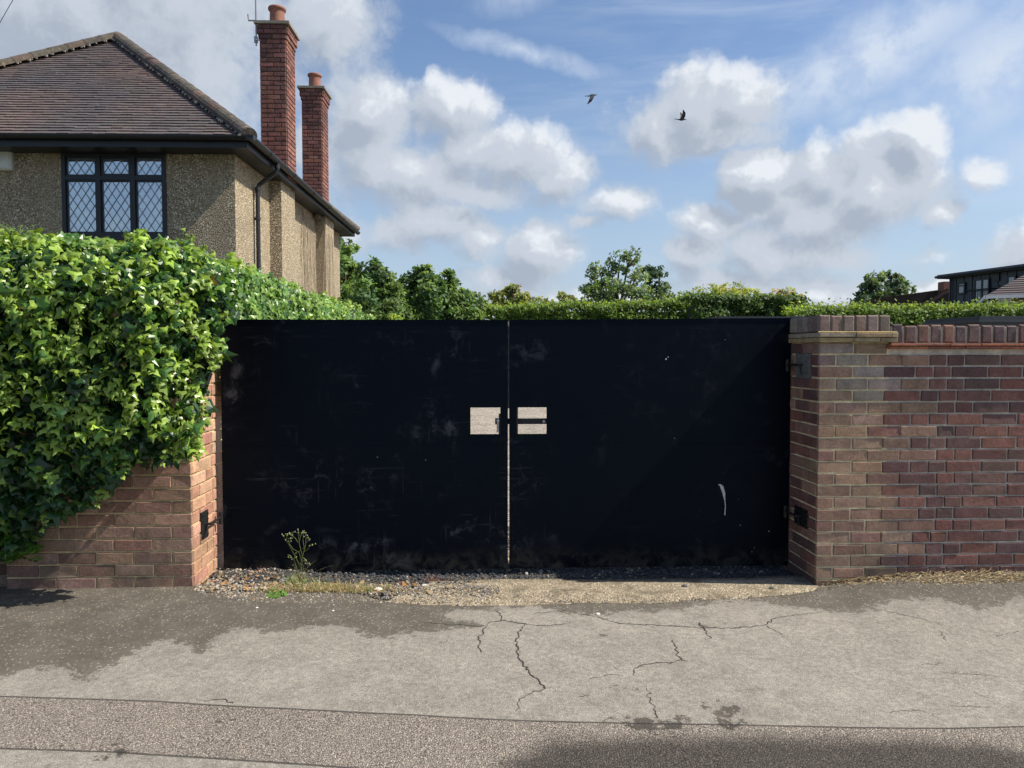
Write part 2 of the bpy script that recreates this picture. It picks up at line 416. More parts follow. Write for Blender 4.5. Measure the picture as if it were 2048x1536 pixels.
def glass_mat():
    m, t = mat("window_glass")
    gl = t.n('ShaderNodeBsdfGlossy'); gl.inputs['Roughness'].default_value = .03; gl.inputs[0].default_value = (.9, .95, 1, 1)
    tr = t.n('ShaderNodeBsdfTransparent'); tr.inputs[0].default_value = (.75, .8, .82, 1)
    fr = t.n('ShaderNodeFresnel'); fr.inputs[0].default_value = 1.6
    P = geoco(t); n = t.noise(P, 3.5, 2); b = t.n('ShaderNodeBump'); b.inputs['Strength'].default_value = .25; b.inputs['Distance'].default_value = .02
    t.l(n.outputs[0], b.inputs['Height']); t.l(b.outputs[0], gl.inputs['Normal'])
    mx = t.n('ShaderNodeMixShader'); t.l(t.math('MULTIPLY_ADD', fr.outputs[0], 1.2, .36, clamp=True), mx.inputs[0])
    t.l(tr.outputs[0], mx.inputs[1]); t.l(gl.outputs[0], mx.inputs[2]); t.l(mx.outputs[0], t.o.inputs[0])
    return m
M_glass = glass_mat()
def leaf_mat(name, rough=.4, trans=.35, spec=.5, tcol=(1.5, 1.35, .55), vary=.25):
    m, t = mat(name); c = attr(t)[0]; P = geoco(t)
    n = t.noise(P, 30, 3); col = t.scale(c, t.lin(n.outputs[0], .3, .7, 1 - vary, 1 + vary))
    t.l(col, t.p.inputs['Base Color']); setin(t, Roughness=rough); t.p.inputs['Specular IOR Level'].default_value = spec
    tr = t.n('ShaderNodeBsdfTranslucent'); t.l(t.mix(1.0, col, tcol, 'MULTIPLY'), tr.inputs[0])
    mx = t.n('ShaderNodeMixShader'); mx.inputs[0].default_value = trans
    t.l(t.p.outputs[0], mx.inputs[1]); t.l(tr.outputs[0], mx.inputs[2]); t.l(mx.outputs[0], t.o.inputs[0])
    return m
M_ivy = leaf_mat("ivy_leaf", .34, .32, .5, (1.35, 1.35, .45))
M_leaf = leaf_mat("foliage_leaf", .55, .45, .3)
M_drygrass = leaf_mat("dry_grass", .8, .3, .2, (1.2, 1.1, .8))
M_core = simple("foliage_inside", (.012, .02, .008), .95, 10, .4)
M_bark = simple("bark", (.09, .07, .05), .95, 12, .4, 0, .8, .02)

# ------------------------------------------------------------------ ground
XW0, XW1 = -1.74, 2.115            # faces of the gateway (left pier, right pier)
def lerp_tab(x, tab):
    if x <= tab[0][0]: return tab[0][1]
    for (a, b), (c, d) in zip(tab, tab[1:]):
        if x <= c: return b + (d - b) * (x - a) / (c - a)
    return tab[-1][1]
PROF = [(-7, .03), (-1.74, .026), (2.12, -.027), (2.3, -.01), (2.75, .03), (3.4, .05), (9, .06)]
def zg(x, y):
    a = lerp_tab(x, PROF); b = -.0137 * max(-7, min(7, x))
    k = max(0, min(1, (-y - .05) / .9)); k = k * k * (3 - 2 * k)
    z = a * (1 - k) + b * k
    z += .006 * mnoise.noise(Vector((x * 1.1, y * 1.3, 0))) + .0015 * mnoise.noise(Vector((x * 6, y * 6, 3)))
    return z
def gp(px, py):                     # pavement point at a photo pixel
    z = 0.0
    for _ in range(6):
        p = atz(px, py, z); z = zg(p.x, p.y)
    return Vector((p.x, p.y, z))
def seg_d(p, a, b):
    ax, ay = a; bx, by = b; vx, vy = bx - ax, by - ay; wx, wy = p[0] - ax, p[1] - ay
    L = vx * vx + vy * vy; k = 0 if L == 0 else max(0, min(1, (wx * vx + wy * vy) / L))
    return math.hypot(wx - k * vx, wy - k * vy)
def poly_sd(p, poly):
    ins = False; dmin = 1e9; n = len(poly)
    for i in range(n):
        a = poly[i]; b = poly[(i + 1) % n]; dmin = min(dmin, seg_d(p, a, b))
        if (a[1] > p[1]) != (b[1] > p[1]) and p[0] < (b[0] - a[0]) * (p[1] - a[1]) / (b[1] - a[1]) + a[0]: ins = not ins
    return dmin if ins else -dmin
def gpoly(pts): return [tuple(gp(a, b)[:2]) for a, b in pts]
DAMP1 = gpoly([(-700,1160),(380,1158),(440,1150),(700,1160),(860,1185),(1000,1200),(1240,1190),(1420,1190),(1640,1170),(2100,1140),(2600,1140),(2600,1200),(2060,1200),(1960,1222),(1880,1200),(1790,1195),(1700,1228),(1600,1215),(1480,1200),(1300,1222),(1180,1230),(1060,1212),(880,1228),(960,1250),(880,1262),(760,1275),(680,1255),(560,1262),(480,1262),(400,1305),(330,1280),(230,1320),(160,1365),(110,1340),(60,1335),(0,1350),(-200,1340),(-700,1330)])
DARK2 = gpoly([(1090,1476),(1250,1470),(1500,1466),(1760,1472),(1950,1480),(2060,1502),(2300,1530),(2300,1700),(900,1700),(1000,1520)])
STRIP_TOP = [tuple(gp(a, b)[:2]) for a, b in [(-500,1376),(0,1393),(300,1402),(460,1412),(700,1424),(1010,1440),(1300,1447),(1700,1455),(1900,1457),(2048,1453),(2500,1446)]]
STRIP_BOT = [tuple(gp(a, b)[:2]) for a, b in [(-500,1470),(0,1497),(200,1503),(400,1515),(700,1536),(1000,1552),(1500,1575),(2500,1590)]]
def ylin(x, line):
    return lerp_tab(x, line)
STAINS = [(gp(860*2,0+1410)[:2], .0)]
SPOTS = [tuple(gp(a, b)[:2]) + (r,) for a, b, r in [(1465,1418,.12),(1280,1446,.10),(1340,1449,.08),(1240,1378,.03),(1215,1272,.035),(1405,1250,.03),(450,1440,.02),(1690,1500,.04),(250,1502,.07),(120,1500,.06),(1460,1447,.07)]]
SLABF = [gp(a, b) for a, b in [(770,1204),(850,1210),(1000,1213),(1100,1209),(1200,1206),(1300,1207),(1400,1200),(1500,1196),(1580,1190),(1632,1182)]]
SLABPOLY = [(p.x, p.y) for p in SLABF] + [(2.2, .3), (-1.3, .3)]
def build_pavement():
    xs = np.concatenate([np.linspace(-9, -3.2, 20)[:-1], np.arange(-3.2, 4.4, .022), np.linspace(4.4, 10, 20)])
    ys = np.concatenate([np.linspace(-9, -2.6, 30)[:-1], np.arange(-2.6, .02, .018), [.03]])
    V = []; damp = []; strip = []; dark2 = []
    for y in ys:
        for x in xs:
            fine = -3.3 < x < 4.5 and y > -2.7
            V.append((x, y, zg(x, y)))
            if fine:
                d = poly_sd((x, y), DAMP1)
                for (sx, sy, r) in SPOTS: d = max(d, r * .45 - math.hypot((x - sx) * .8, (y - sy) * 1.3))
            else: d = .2 if (y > -.1 and x < -2) else -.3
            damp.append(d); dark2.append(poly_sd((x, y), DARK2) if fine else (.1 if (y < -2.6 and .2 < x < 1.8) else -.3))
            strip.append(min(ylin(x, STRIP_TOP) - y, y - ylin(x, STRIP_BOT)))
    SP = SLABPOLY
    V = [(x, y, z - (.05 if (-1.5 < x < 2.2 and y > -.35 and poly_sd((x, y), SP) > .012) else 0)) for x, y, z in V]
    nx, ny = len(xs), len(ys); F = []
    for j in range(ny - 1):
        for i in range(nx - 1):
            a = j * nx + i; F.append((a, a + 1, a + nx + 1, a + nx))
    me = bpy.data.meshes.new("pavement"); me.from_pydata(V, [], F)
    for nm, dat in (("damp", damp), ("strip", strip), ("dark2", dark2)):
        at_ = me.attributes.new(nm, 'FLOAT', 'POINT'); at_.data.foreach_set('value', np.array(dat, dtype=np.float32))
    me.polygons.foreach_set('use_smooth', [True] * len(F))
    m, t = mat("worn_asphalt"); P = geoco(t)
    da = attr(t, "damp")[2]; sa = attr(t, "strip")[2]
    nb = t.noise(P, 5, 8, .68); nf = t.noise(P, 320, 3, .6); nm_ = t.noise(P, 34, 5, .65); nl = t.noise(P, .8, 3, .5)
    v = t.vor(P, 165); vc = t.n('ShaderNodeSeparateColor'); t.l(v.outputs['Color'], vc.inputs[0])
    v2 = t.vor(P, 190); vc2 = t.n('ShaderNodeSeparateColor'); t.l(v2.outputs['Color'], vc2.inputs[0])
    # main surface: pale worn asphalt
    base = t.mix(nl.outputs[0], (.225, .205, .172), (.29, .265, .225))
    base = t.scale(base, t.lin(nm_.outputs[0], .3, .7, .74, 1.22))
    base = t.scale(base, t.lin(nb.outputs[0], .3, .7, .82, 1.15))
    base = t.scale(base, t.lin(nf.outputs[0], .3, .7, .52, 1.42))
    n90 = t.noise(P, 95, 3, .6); base = t.scale(base, t.lin(n90.outputs[0], .3, .7, .80, 1.18))
    base = t.mix(t.math('MULTIPLY', t.smooth(vc2.outputs[0], .9, .95), t.smooth(v2.outputs['Distance'], .5, .2)), base, (.5, .46, .41))
    base = t.mix(t.math('MULTIPLY', t.smooth(vc2.outputs[1], .9, .95), t.smooth(v2.outputs['Distance'], .5, .2, 0, .7)), base, (.07, .062, .055))
    # patching strip: coarse brown aggregate
    stone = t.mix(vc.outputs[0], (.185, .160, .134), (.325, .283, .237))
    stone = t.mix(t.smooth(vc.outputs[1], .82, .9), stone, (.48, .41, .33))
    stone = t.mix(t.smooth(v.outputs['Distance'], .45, .75), stone, (.085, .07, .06))
    edge = t.math('MULTIPLY_ADD', t.math('SUBTRACT', nm_.outputs[0], .5), .012, sa)
    smask = t.smooth(edge, -.003, .004)
    base = t.mix(smask, base, stone)
    # dark damp film where moss and soil have gathered
    wob = t.math('MULTIPLY_ADD', t.math('SUBTRACT', nb.outputs[0], .5), .42, da)
    wob = t.math('MULTIPLY_ADD', t.math('SUBTRACT', nm_.outputs[0], .5), .12, wob)
    n18 = t.noise(P, 17, 6, .72); wob = t.math('MULTIPLY_ADD', t.math('SUBTRACT', n18.outputs[0], .5), .30, wob)
    wob = t.math('MULTIPLY_ADD', t.math('SUBTRACT', nf.outputs[0], .5), .05, wob)
    dm = t.smooth(wob, -.012, .03)
    vd = t.vor(P, 62); vdc = t.n('ShaderNodeSeparateColor'); t.l(vd.outputs['Color'], vdc.inputs[0])
    dsp = t.math('MULTIPLY', t.smooth(vdc.outputs[1], .55, .7), t.smooth(vd.outputs['Distance'], .36, .2))
    dark = t.mix(nm_.outputs[0], (.058, .052, .043), (.135, .118, .094))
    gx = t.n('ShaderNodeSeparateXYZ'); t.l(P, gx.inputs[0])
    dark = t.scale(dark, t.math('SUBTRACT', 1.0, t.math('MULTIPLY', t.smooth(gx.outputs[1], -1.2, -1.95, 0, .55), 1.0)))
    dark = t.mix(t.math('MULTIPLY', dsp, .8), dark, (.36, .31, .24))
    dark = t.scale(dark, t.lin(nb.outputs[0], .3, .7, .7, 1.3))
    base = t.mix(t.math('MULTIPLY', dm, t.smooth(nb.outputs[0], .2, .45, .72, .95)), base, dark)
    w2 = t.math('MULTIPLY_ADD', t.math('SUBTRACT', nb.outputs[0], .5), .10, attr(t, 'dark2')[2])
    base = t.scale(base, t.smooth(w2, -.05, .10, 1.0, .30))  # lower right patch: scales the surface colour darker
    # joint between the two surfaces
    j = t.smooth(t.math('ABSOLUTE', edge), .008, .003)
    base = t.mix(t.math('MULTIPLY', j, .8), base, (.03, .027, .024))
    t.l(base, t.p.inputs['Base Color']); t.l(t.lin(dm, 0, 1, .92, .78), t.p.inputs['Roughness'])
    t.p.inputs['Specular IOR Level'].default_value = .3
    h = t.math('ADD', t.math('MULTIPLY', nf.outputs[0], .6), t.math('MULTIPLY', t.smooth(v.outputs['Distance'], .7, .0), t.lin(smask, 0, 1, .35, 1.0)))
    h = t.math('SUBTRACT', h, t.math('MULTIPLY', j, 1.0))
    bump(t, h, .8, .004)
    me.materials.append(m)
    o = bpy.data.objects.new("pavement", me); COL.objects.link(o); setp(o, "worn grey asphalt pavement with cracks, damp and dark patches and a brown patching strip", None, kind='structure')
    return o
pave = build_pavement()
# large ground sheet to the horizon
def soil_mat():
    m, t = mat("soil_and_turf"); P = geoco(t); n = t.noise(P, .4, 5); n2 = t.noise(P, 14, 4)
    c = t.mix(n.outputs[0], (.05, .075, .025), (.10, .085, .05)); t.l(t.scale(c, t.lin(n2.outputs[0], .3, .7, .6, 1.3)), t.p.inputs['Base Color'])
    setin(t, Roughness=.95); return m
g = MB(); g.add([(-700,-400,-.16),(700,-400,-.16),(700,1200,-.16),(-700,1200,-.16)], [(0,1,2,3)])
setp(g.build("ground", soil_mat()), "flat ground reaching the horizon behind the houses", kind='structure')
# street side, behind the camera
g = MB(); g.add([(-60,-30,-.10),(60,-30,-.10),(60,-4.2,-.10),(-60,-4.2,-.10)], [(0,1,2,3)])
setp(g.build("road", simple("road_asphalt", (.07, .068, .065), .9, 60, .3)), "dark asphalt road on the camera's side of the pavement", kind='structure')
def gravel_mat(name, ca, cb, scale=70, bd=.012):
    m, t = mat(name); P = geoco(t); v = t.vor(P, scale); vc = t.n('ShaderNodeSeparateColor'); t.l(v.outputs['Color'], vc.inputs[0])
    n = t.noise(P, 1.5, 4); n2 = t.noise(P, 240, 2)
    c = t.mix(vc.outputs[0], ca, cb); c = t.mix(t.smooth(v.outputs['Distance'], .35, .75, 0, .8), c, tuple(x * .3 for x in ca))
    c = t.scale(c, t.lin(n.outputs[0], .3, .7, .8, 1.15)); c = t.scale(c, t.lin(n2.outputs[0], .3, .7, .8, 1.15))
    t.l(c, t.p.inputs['Base Color']); setin(t, Roughness=.9); bump(t, t.math('SUBTRACT', 1.0, v.outputs['Distance']), 1.0, bd)
    return m
M_yard = gravel_mat("pale_gravel", (.26, .225, .18), (.55, .49, .41), 34)
def zyard(x, y):
    base = -.052 + .012 * mnoise.noise(Vector((x * 2.2, y * 2.2, 5)))
    if x < -.6: base += (min(1.0, (-.6 - x) / .8)) * .055
    return base
xs = list(np.arange(-1.78, 2.16, .05)); ys = list(np.arange(.0, 2.2, .05))
g = MB(); vs = [(x, y, zyard(x, y) if y < 2 else -.05) for y in ys for x in xs]; nx = len(xs)
g.add(vs, [(j*nx+i, j*nx+i+1, (j+1)*nx+i+1, (j+1)*nx+i) for j in range(len(ys)-1) for i in range(nx-1)])
M_dirt = gravel_mat("dirty_grit", (.06, .055, .045), (.16, .14, .11), 90)
setp(g.build("gateway_soil", M_dirt, smooth=True), "dark gritty soil under the stones of the gateway", kind='structure')
g = MB(); g.add([(-1.9,.9,-.045),(60,.9,-.045),(60,26,-.045),(-1.9,26,-.045)], [(0,1,2,3)])
setp(g.build("yard", M_yard), "pale gravel yard beyond the gates", kind='structure')

# apron slab of tan concrete across the threshold
def slab():
    m, t = mat("tan_exposed_concrete"); P = geoco(t); v = t.vor(P, 110); vc = t.n('ShaderNodeSeparateColor'); t.l(v.outputs['Color'], vc.inputs[0])
    n = t.noise(P, 6, 5, .65); n2 = t.noise(P, 200, 3)
    c = t.mix(vc.outputs[0], (.19, .155, .105), (.38, .315, .22)); c = t.mix(t.smooth(vc.outputs[1], .88, .93), c, (.6, .5, .36))
    c = t.mix(t.smooth(n.outputs[0], .46, .66, 0, .7), c, (.115, .095, .06))
    c = t.scale(c, t.lin(n2.outputs[0], .3, .7, .7, 1.2))
    t.l(c, t.p.inputs['Base Color']); setin(t, Roughness=.92); bump(t, t.math('ADD', v.outputs['Distance'], n.outputs[0]), .8, .007)
    g = MB()
    front = [gp(a, b) for a, b in [(770,1204),(850,1210),(1000,1213),(1100,1209),(1200,1206),(1300,1207),(1400,1200),(1500,1196),(1580,1190),(1632,1182)]]
    back = []
    for i, p in enumerate(front):
        k = i / (len(front) - 1)
        q = atz([860,900,1000,1100,1200,1300,1400,1500,1590,1645][i], [1163,1161,1158,1158,1158,1158,1157,1156,1150,1150][i], -.022)
        back.append(Vector((q.x, q.y, -.022)))
    n = len(front); N = 6
    vs = []
    for j in range(N + 1):
        k = j / N
        for a, b in zip(front, back):
            p = a.lerp(b, k); z = a.z + .006 + (b.z - a.z - .006) * k + .004 * mnoise.noise(p * 7)
            if j == 0: z = a.z - .01
            vs.append((p.x, p.y + .022 * mnoise.noise(p * 11) * (j in (0, N)), z))
    for b in back: vs.append((b.x, b.y + .002, -.09))
    fs = [(j*n+i, j*n+i+1, (j+1)*n+i+1, (j+1)*n+i) for j in range(N + 1) for i in range(n - 1)]
    g.add(vs, fs)
    o = g.build("threshold_slab", m, smooth=True)
    setp(o, "tan gritty concrete threshold slab below the gates", kind='structure')
slab()

# cracks in the pavement: thin dark ragged strips
def cracks():
    L = [ [(840,1245,3),(900,1249,4),(960,1253,5),(985,1244,5),(1005,1241,6),(1050,1248,6),(1090,1252,5),(1120,1250,4),(1150,1245,2)],
          [(1005,1241,5),(1000,1228,5),(990,1218,3)],
          [(970,1253,6),(960,1275,6),(958,1295,5),(964,1308,3)],
          [(1052,1248,5),(1035,1270,6),(1032,1290,7),(1040,1320,8),(1060,1345,7),(1080,1365,6),(1095,1378,5),(1060,1385,4),(1040,1400,4),(1030,1425,3)],
          [(1060,1228,2),(1130,1222,3),(1200,1235,4),(1240,1247,6),(1290,1249,7),(1340,1252,7),(1400,1256,7),(1470,1256,6),(1530,1251,6),(1545,1238,6),(1590,1230,4),(1650,1224,2)],
          [(1395,1245,6),(1410,1260,6),(1420,1280,3)], [(1535,1252,4),(1560,1268,3),(1575,1280,2)],
          [(1345,1280,4),(1352,1300,5),(1362,1320,5),(1330,1327,5),(1280,1330,5),(1268,1342,4),(1266,1355,3)],[(1362,1322,4),(1380,1326,2)],
          [(1290,1372,2),(1300,1400,3),(1315,1440,4)], [(1760,1218,2),(1800,1228,4),(1850,1240,4),(1895,1252,2)],[(1880,1262,3),(1895,1285,2)],
          [(1180,1358,2),(1220,1350,3),(1255,1352,2)], [(1155,1395,3),(1185,1388,2)],[(1840,1330,2),(1880,1328,3),(1900,1334,2)],[(1990,1275,2),(2040,1262,3)],
          [(395,1400,3),(450,1398,4),(470,1412,5)],[(900,1280,2),(870,1292,2)],[(1780,1425,2),(1840,1420,3),(1860,1430,2)],[(1900,1412,2),(1990,1415,3)],
          [(1880,1345,2),(1960,1350,3),(2030,1358,2)],[(1950,1385,2),(1985,1400,3)], [(1240,1340,2),(1225,1330,2)]]
    g = MB(); rr = random.Random(3)
    for line in L:
        pts = []
        for (a, b, w), (c, d, w2) in zip(line, line[1:]):
            p, q = gp(a, b), gp(c, d); n = max(2, int((q - p).length / .016))
            for i in range(n):
                k = i / n; r = p.lerp(q, k); r.x += rr.gauss(0, .0055); r.y += rr.gauss(0, .0055)
                pts.append((r, (w + (w2 - w) * k) * .00045 * rr.uniform(.5, 1.5)))
        for (p, w), (q, w2) in zip(pts, pts[1:]):
            d = (q - p); d.z = 0
            if d.length < 1e-5: continue
            s = Vector((-d.y, d.x, 0)).normalized()
            vs = []
            for (r, ww, sg) in ((p, w, 1), (p, w, -1), (q, w2, -1), (q, w2, 1)):
                o = r + s * ww * sg; vs.append((o.x, o.y, zg(o.x, o.y) + .002))
            g.add(vs, [(0, 1, 2, 3)])
    m, t = mat("crack_dirt"); setin(t, Base_Color=(.035, .03, .025), Roughness=1.0)
    o = g.build("pavement_crack", m, pave); return o
cracks()

# ------------------------------------------------------------------ instancing of small shapes by numpy
nr = np.random.default_rng(11)
def scatter(name, tmpl_v, tmpl_f, pos, X, Y, Z, size, col, mt, parent=None, smooth=False, jitter=0.0):
    """pos (n,3); X,Y,Z (n,3) axes; size (n,) or (n,3); col (n,3)"""
    tv = np.asarray(tmpl_v, float); tf = np.asarray(tmpl_f, int); n = len(pos)
    size = np.asarray(size, float)
    if size.ndim == 1: size = np.repeat(size[:, None], 3, axis=1)
    L = tv[None] * size[:, None, :]
    if jitter: L = L * (1 + nr.normal(0, jitter, L.shape))
    V = pos[:, None, :] + L[:, :, 0:1] * X[:, None, :] + L[:, :, 1:2] * Y[:, None, :] + L[:, :, 2:3] * Z[:, None, :]
    V = V.reshape(-1, 3)
    F = (tf[None] + (np.arange(n) * len(tv))[:, None, None]).reshape(-1, tf.shape[1])
    C = np.repeat(col, len(tf), axis=0)
    return np_mesh(name, V, F, C, mt, parent, smooth)
def unit(a): return a / np.maximum(np.linalg.norm(a, axis=1, keepdims=True), 1e-9)
def frames(N, tip):
    """leaf frames: Z = normal N, Y = tip direction made orthogonal"""
    Z = unit(N); Y = unit(tip - (tip * Z).sum(1, keepdims=True) * Z); X = np.cross(Y, Z); return X, Y, Z
IVY_V = [(0,0,0),(.5,-.12,-.05),(.62,.2,-.12),(.28,.42,.0),(0,1.0,-.16),(-.28,.42,0),(-.62,.2,-.12),(-.5,-.12,-.05),(0,.4,.08)]
IVY_F = [(8,0,1),(8,1,2),(8,2,3),(8,3,4),(8,4,5),(8,5,6),(8,6,7),(8,7,0)]
OV_V = [(0,0,0),(.3,.35,-.05),(.22,.75,-.08),(0,1,-.12),(-.22,.75,-.08),(-.3,.35,-.05)]
OV_F = [(0,1,2,3),(0,3,4,5)]
ICO = None
def stones(name, pos, size, col, mt, flat=.65, parent=None):
    bm = bmesh.new(); bmesh.ops.create_icosphere(bm, subdivisions=1, radius=1); bm.verts.ensure_lookup_table()
    tv = [tuple(v.co) for v in bm.verts]; tf = [tuple(v.index for v in f.verts) for f in bm.faces]; bm.free()
    n = len(pos); A = unit(nr.normal(0, 1, (n, 3))); B = nr.normal(0, 1, (n, 3)); X, Y, Z = frames(A, B)
    Z2 = unit(nr.normal(0, .35, (n, 3)) + np.array([0, 0, 1])); X, Y, Z = frames(Z2, B)
    s = np.stack([size * nr.uniform(.7, 1.2, n), size * nr.uniform(.7, 1.2, n), size * flat * nr.uniform(.7, 1.2, n)], 1)
    return scatter(name, tv, tf, pos, X, Y, Z, s, col, mt, parent, jitter=.13)
def attr_mat(name, rough=.85, amp=.3, nscale=90, bd=.002):
    m, t = mat(name); P = geoco(t); n = t.noise(P, nscale, 4, .6); t.l(t.scale(attr(t)[0], t.lin(n.outputs[0], .3, .7, 1 - amp, 1 + amp)), t.p.inputs['Base Color'])
    setin(t, Roughness=rough); bump(t, n.outputs[0], .6, bd); return m
M_stone = attr_mat("stone_chip")
# stones of the gateway
n = 15000
px = nr.uniform(XW0 + .02, XW1 - .02, n); py = .12 + nr.beta(1.1, 1.6, n) * 1.6
keep = (py > .17 - .10 * np.clip((-.3 - px) / .8, 0, 1)) | (px < -1.2)
px, py = px[keep], py[keep]
extra = 1500; ex = nr.uniform(XW0 + .03, .0, extra); ey = nr.uniform(-.12, .25, extra) + .0
hold = ey > (-.10 + .20 * np.clip((ex + 1.0) / .9, 0, 1)); ex, ey = ex[hold], ey[hold]
px = np.concatenate([px, ex]); py = np.concatenate([py, ey]); n = len(px)
pz = np.array([max(zyard(a, b), (zg(a, b) if b < .03 else -9), -.021 if (b < .16 and a > -.4) else -9) for a, b in zip(px, py)]) + nr.uniform(-.002, .010, n)
size = np.clip(nr.lognormal(-4.85, .38, n), .004, .018)
# shade in the gateway is painted as a band of dark stones; the yard's own gravel is pale
g_ = nr.uniform(.6, 1.3, (n, 1)); shadec = np.array([[.050, .054, .060]]) * g_; palec = np.array([[.36, .31, .25]]) * g_
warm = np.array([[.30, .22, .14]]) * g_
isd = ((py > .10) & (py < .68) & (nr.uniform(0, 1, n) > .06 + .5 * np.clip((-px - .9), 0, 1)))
col = np.where(isd[:, None], shadec, np.where(nr.uniform(0, 1, (n, 1)) > .4, palec, warm))
setp(stones("gravel", np.stack([px, py, pz], 1), size, col, M_stone), "loose stone chippings under and before the gates, a band of them darkened as gate shade", kind='stuff')

# ------------------------------------------------------------------ brickwork
RED = [(.180,.082,.066),(.150,.072,.062),(.200,.092,.072),(.125,.068,.064),(.215,.098,.076),(.155,.085,.074)]
BROWN = [(.29,.185,.125),(.31,.19,.13),(.26,.165,.115),(.33,.22,.155),(.24,.14,.105)]
ORANGE = [(.50,.29,.19),(.46,.26,.17),(.43,.24,.16),(.53,.33,.22),(.38,.20,.14)]
def jit(c, r, a=.12):
    k = r.uniform(1 - a, 1 + a); return tuple(max(0, x * k * r.uniform(.95, 1.05)) for x in c)
def course(g, o, u, n, segs, z, h, r, palf, jw=.0115, proud=.003, tex=.004):
    """one course of bricks: o corner, u along, n outward, segs list of brick lengths (with joint)"""
    x = 0
    for i, L in enumerate(segs):
        if L > .03:
            off = proud + r.uniform(-.0014, .0018); ch = .003
            oo = Vector(o) + Vector(u) * (x + (jw / 2 if i else 0)) + Vector((0, 0, z + jw / 2 + r.uniform(-.001, .001))) - Vector(n) * .02
            lu = L - jw * (1 if i else .5)
            g.obox(oo, u, (0, 0, 1), n, lu, h - jw, .02 + off, palf(x + L / 2, z + h / 2, i), ch)
            U_, N_ = Vector(u), Vector(n)
            for q in range(len(g.v) - 8, len(g.v)):
                d_ = U_ * r.gauss(0, .0012) + Vector((0, 0, r.gauss(0, .0012))) + N_ * r.gauss(0, .0006)
                if r.random() < .06: d_ -= N_ * .004
                g.v[q] = tuple(Vector(g.v[q]) + d_)
        x += L
def fill(total, start, mods, r, jitter=.006):
    segs = []; x = 0; i = 0
    if start: segs.append(start); x = start
    while x < total - .03:
        L = mods[i % len(mods)] + r.uniform(-jitter, jitter); i += 1
        if x + L > total - .03: L = total - x
        segs.append(L); x += L
    return segs
def solid(g, a, b, col): g.box(a, b, col)

# ---- right wall and pier -----------------------------------------------------------------
rb = random.Random(21)
PR = at(1780, 700, 0).x            # right end of the pier
CH = .0745
z_base = at(1638, 580 + 1388 / 2.4, 0).z    # a bed joint near the foot
rows = [z_base + CH * k for k in range(-2, 20)]   # bottom of each course
z_cre = rows[-1] + CH              # underside of the tile creasing on the pier
rw = empty("brick_wall", (PR, 0, -.1), "dark red brick garden wall with a raised pier, right of the black gates", "wall")
rw.location = (0, 0, 0)
TH = .225
g = MB(); mo = MB()
YEL = (.85, .72, .44); GRY = (.58, .52, .43)
wtop = at(1900, 698, 0).z          # underside of the creasing on the wall
def pal_pier(x, z, i):
    c = rb.choice(BROWN + BROWN + RED[:1]); c = tuple(p_ * .7 + q_ * .3 for p_, q_ in zip(c, (.28, .18, .125)))
    if z > 1.15 and rb.random() < .75: c = rb.choice([(.31,.25,.20),(.26,.20,.165),(.35,.29,.235),(.22,.155,.13)])
    return jit(c, rb)
MW = (.172, .092, .075)
def pal_wall(x, z, i):
    c = rb.choice(RED + [(.125,.078,.070)])
    if i == 0 and rb.random() < .35: c = rb.choice(BROWN)
    c = tuple(p_ * .8 + q_ * .2 for p_, q_ in zip(c, MW))
    if rb.random() < .025: c = (.27, .12, .08)
    return jit(c, rb)
WL = 7.0
for k, z in enumerate(rows):
    if k % 2 == 0: ps = [.105, .205, .215]
    else: ps = [.215, .2, ]
    pw = sum(ps)
    segsP = ps
    if z + CH <= wtop + .03:
        course(g, (XW1, 0, 0), (1, 0, 0), (0, -1, 0), segsP, z, CH, rb, pal_pier)
        pat = rb.choice([[.235, .115, .115, .225, .23], [.17, .115, .12, .23, .225], [.23, .23, .115, .225]])
        segs = [rb.choice([.235, .2, .175])] + [.115, .115][:rb.choice([1, 2, 2])] + fill(WL - 1, None, [.228, .232, .225, .118] if rb.random() < .4 else [.23, .226, .232], rb)
        x0 = XW1 + pw
        course(g, (x0, 0, 0), (1, 0, 0), (0, -1, 0), [s for s in segs], z, CH, rb, pal_wall)
    else:
        segsP = [.215, .215] if k % 2 else [.1, .215, .12]
        course(g, (XW1, 0, 0), (1, 0, 0), (0, -1, 0), segsP, z, CH, rb, pal_pier)
    # reveal facing the gate
    s = fill(.66, None, [.115, .22, .22, .115] if k % 2 == 0 else [.22, .2, .12, .115], rb)
    course(g, (XW1, 0.019, 0), (0, 1, 0), (-1, 0, 0), s, z, CH, rb, lambda x, z, i: jit(rb.choice(BROWN + RED), rb))
solid(mo, (XW1 + .006, .006, rows[0]), (PR - .004, .68, z_cre), YEL)
solid(mo, (PR - .008, .0064, rows[0]), (XW1 + WL, TH, wtop), GRY)
wallp = g.build("brickwork", M_brick, rw); mo.build("mortar", M_mortar, rw)
